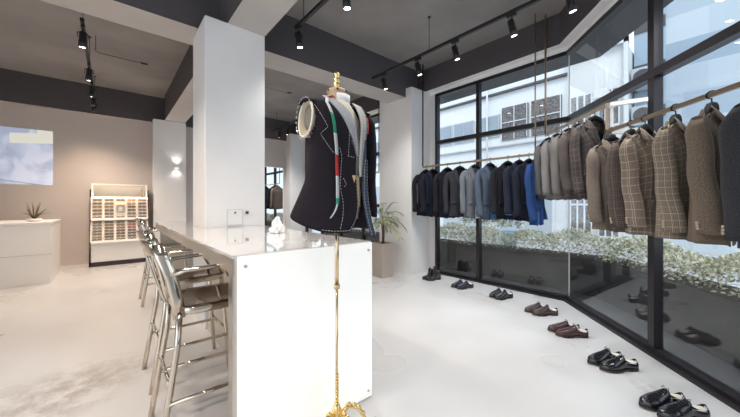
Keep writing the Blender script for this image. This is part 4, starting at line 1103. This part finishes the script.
stitches(mb, pr, [P_(-.30,1.60),P_(-.30,1.4),P_(-.32,1.17)],L_=.010)
stitches(mb, pr, [P_(-.20,1.44),P_(-.10,1.41),P_(-.20,1.39)])
for z in (1.56,1.43):
    for a in (-.62,-.50): stitches(mb, pr, [P_(a,z),P_(a+.07,z-.002)],L_=.018)
for z in (1.43,): stitches(mb, pr, [P_(-.78,z),P_(-.72,z)],L_=.018)
stitches(mb, lf, [(0.0,.05),(.5,.05),(1,.05)]); stitches(mb, lf, [(0.0,.95),(.5,.95),(1,.95)])
stitches(mb, lf2, [(0.2,.1),(.6,.1),(1,.1)]); stitches(mb, lf2, [(0.2,.95),(.6,.95),(1,.95)],)
# running stitch around the arm hole
for i in range(24):
    a = 2*PI*i/24; a2 = a+.13
    mb.tube([(-.207,.086*math.sin(a),1.752+.110*math.cos(a)),(-.207,.086*math.sin(a2),1.752+.110*math.cos(a2))],.0015,4)
o = mb.build('basting_stitches', M['thread'], bj); o['kind'] = 'stuff'
# tape measure over the shoulder
seg = [('green',(.02,.33,.16)),('white',(.75,.76,.76)),('red',(.62,.05,.05))]
tm = thing('tape_measure', 'red, white and green tape measure hanging from the neck of the dress form', 'tape measure', (DFX,DFY,0))
def tape_pt(s):
    # s metres from the top; hangs in front of the wearer's right chest
    z = 1.895-s; ang = -.54+.10*min(1,s/.3)
    x,y = ring(min(z,1.86), ang); y -= .014; x0 = -.050
    if s < .06: x,y,z = x*(s/.06)+x0*(1-s/.06), y*(s/.06)+(-.040)*(1-s/.06), 1.895-s*.6
    if s > .56: q = s-.56; x -= q*q*4.2; z += q*q*.8; y -= q*.1
    return Vector((x,y,z))
cuts = [(0,.04,'red'),(.04,.12,'white'),(.12,.225,'green'),(.225,.335,'white'),(.335,.445,'red'),(.445,.56,'white'),(.56,.59,'green'),(.59,.67,'white')]
cols = {'red':plain('tape_red',(.62,.04,.04),.5),'white':plain('tape_white',(.74,.76,.76),.5),'green':plain('tape_green',(.02,.32,.16),.5)}
for a,b,c_ in cuts:
    mb = MB()
    def f(u, v):
        p = tape_pt(a+(b-a)*u); w_ = .026*(1 if a < .58 else .55-.2*u); return (p.x+(v-.5)*w_*.95, p.y-(v-.5)*w_*-.35, p.z)
    mb.grid(f, 8, 1); sgm = mb.build('tape_band', cols[c_], tm, solid=.0015); sgm['label'] = c_+' band of the tape'
    mb = MB(); k = a+.01
    while k < b and a < .55:
        p = tape_pt(k); mb.bar((p.x-.008,p.y-.0015-.003,p.z),(p.x-.002,p.y-.0035,p.z),.0012,.001); k += .01
    if k > a+.015: mb.build('tick_marks', M['black'], sgm)

# ------------------------------------------------------------------ light
w = bpy.data.worlds.new('world'); bpy.context.scene.world = w; w.use_nodes = True
bg = w.node_tree.nodes['Background']; bg.inputs[0].default_value = (.80,.90,1.0,1); bg.inputs[1].default_value = 1.45
sun = bpy.data.lights.new('sun','SUN'); sun.energy = 1.5; sun.angle = R(25); sun.color = (1,.96,.9)
so = bpy.data.objects.new('sun', sun); C.objects.link(so); so.rotation_euler = (R(38),R(10),R(-70))

sc = bpy.context.scene
sc.view_settings.view_transform = 'Standard'; sc.view_settings.look = 'None'; sc.view_settings.gamma = 1; sc.view_settings.exposure = 0.48
sc.view_settings.use_curve_mapping = False
sc.cycles.max_bounces = 12; sc.cycles.diffuse_bounces = 6; sc.cycles.transparent_max_bounces = 24; sc.cycles.use_denoising = True
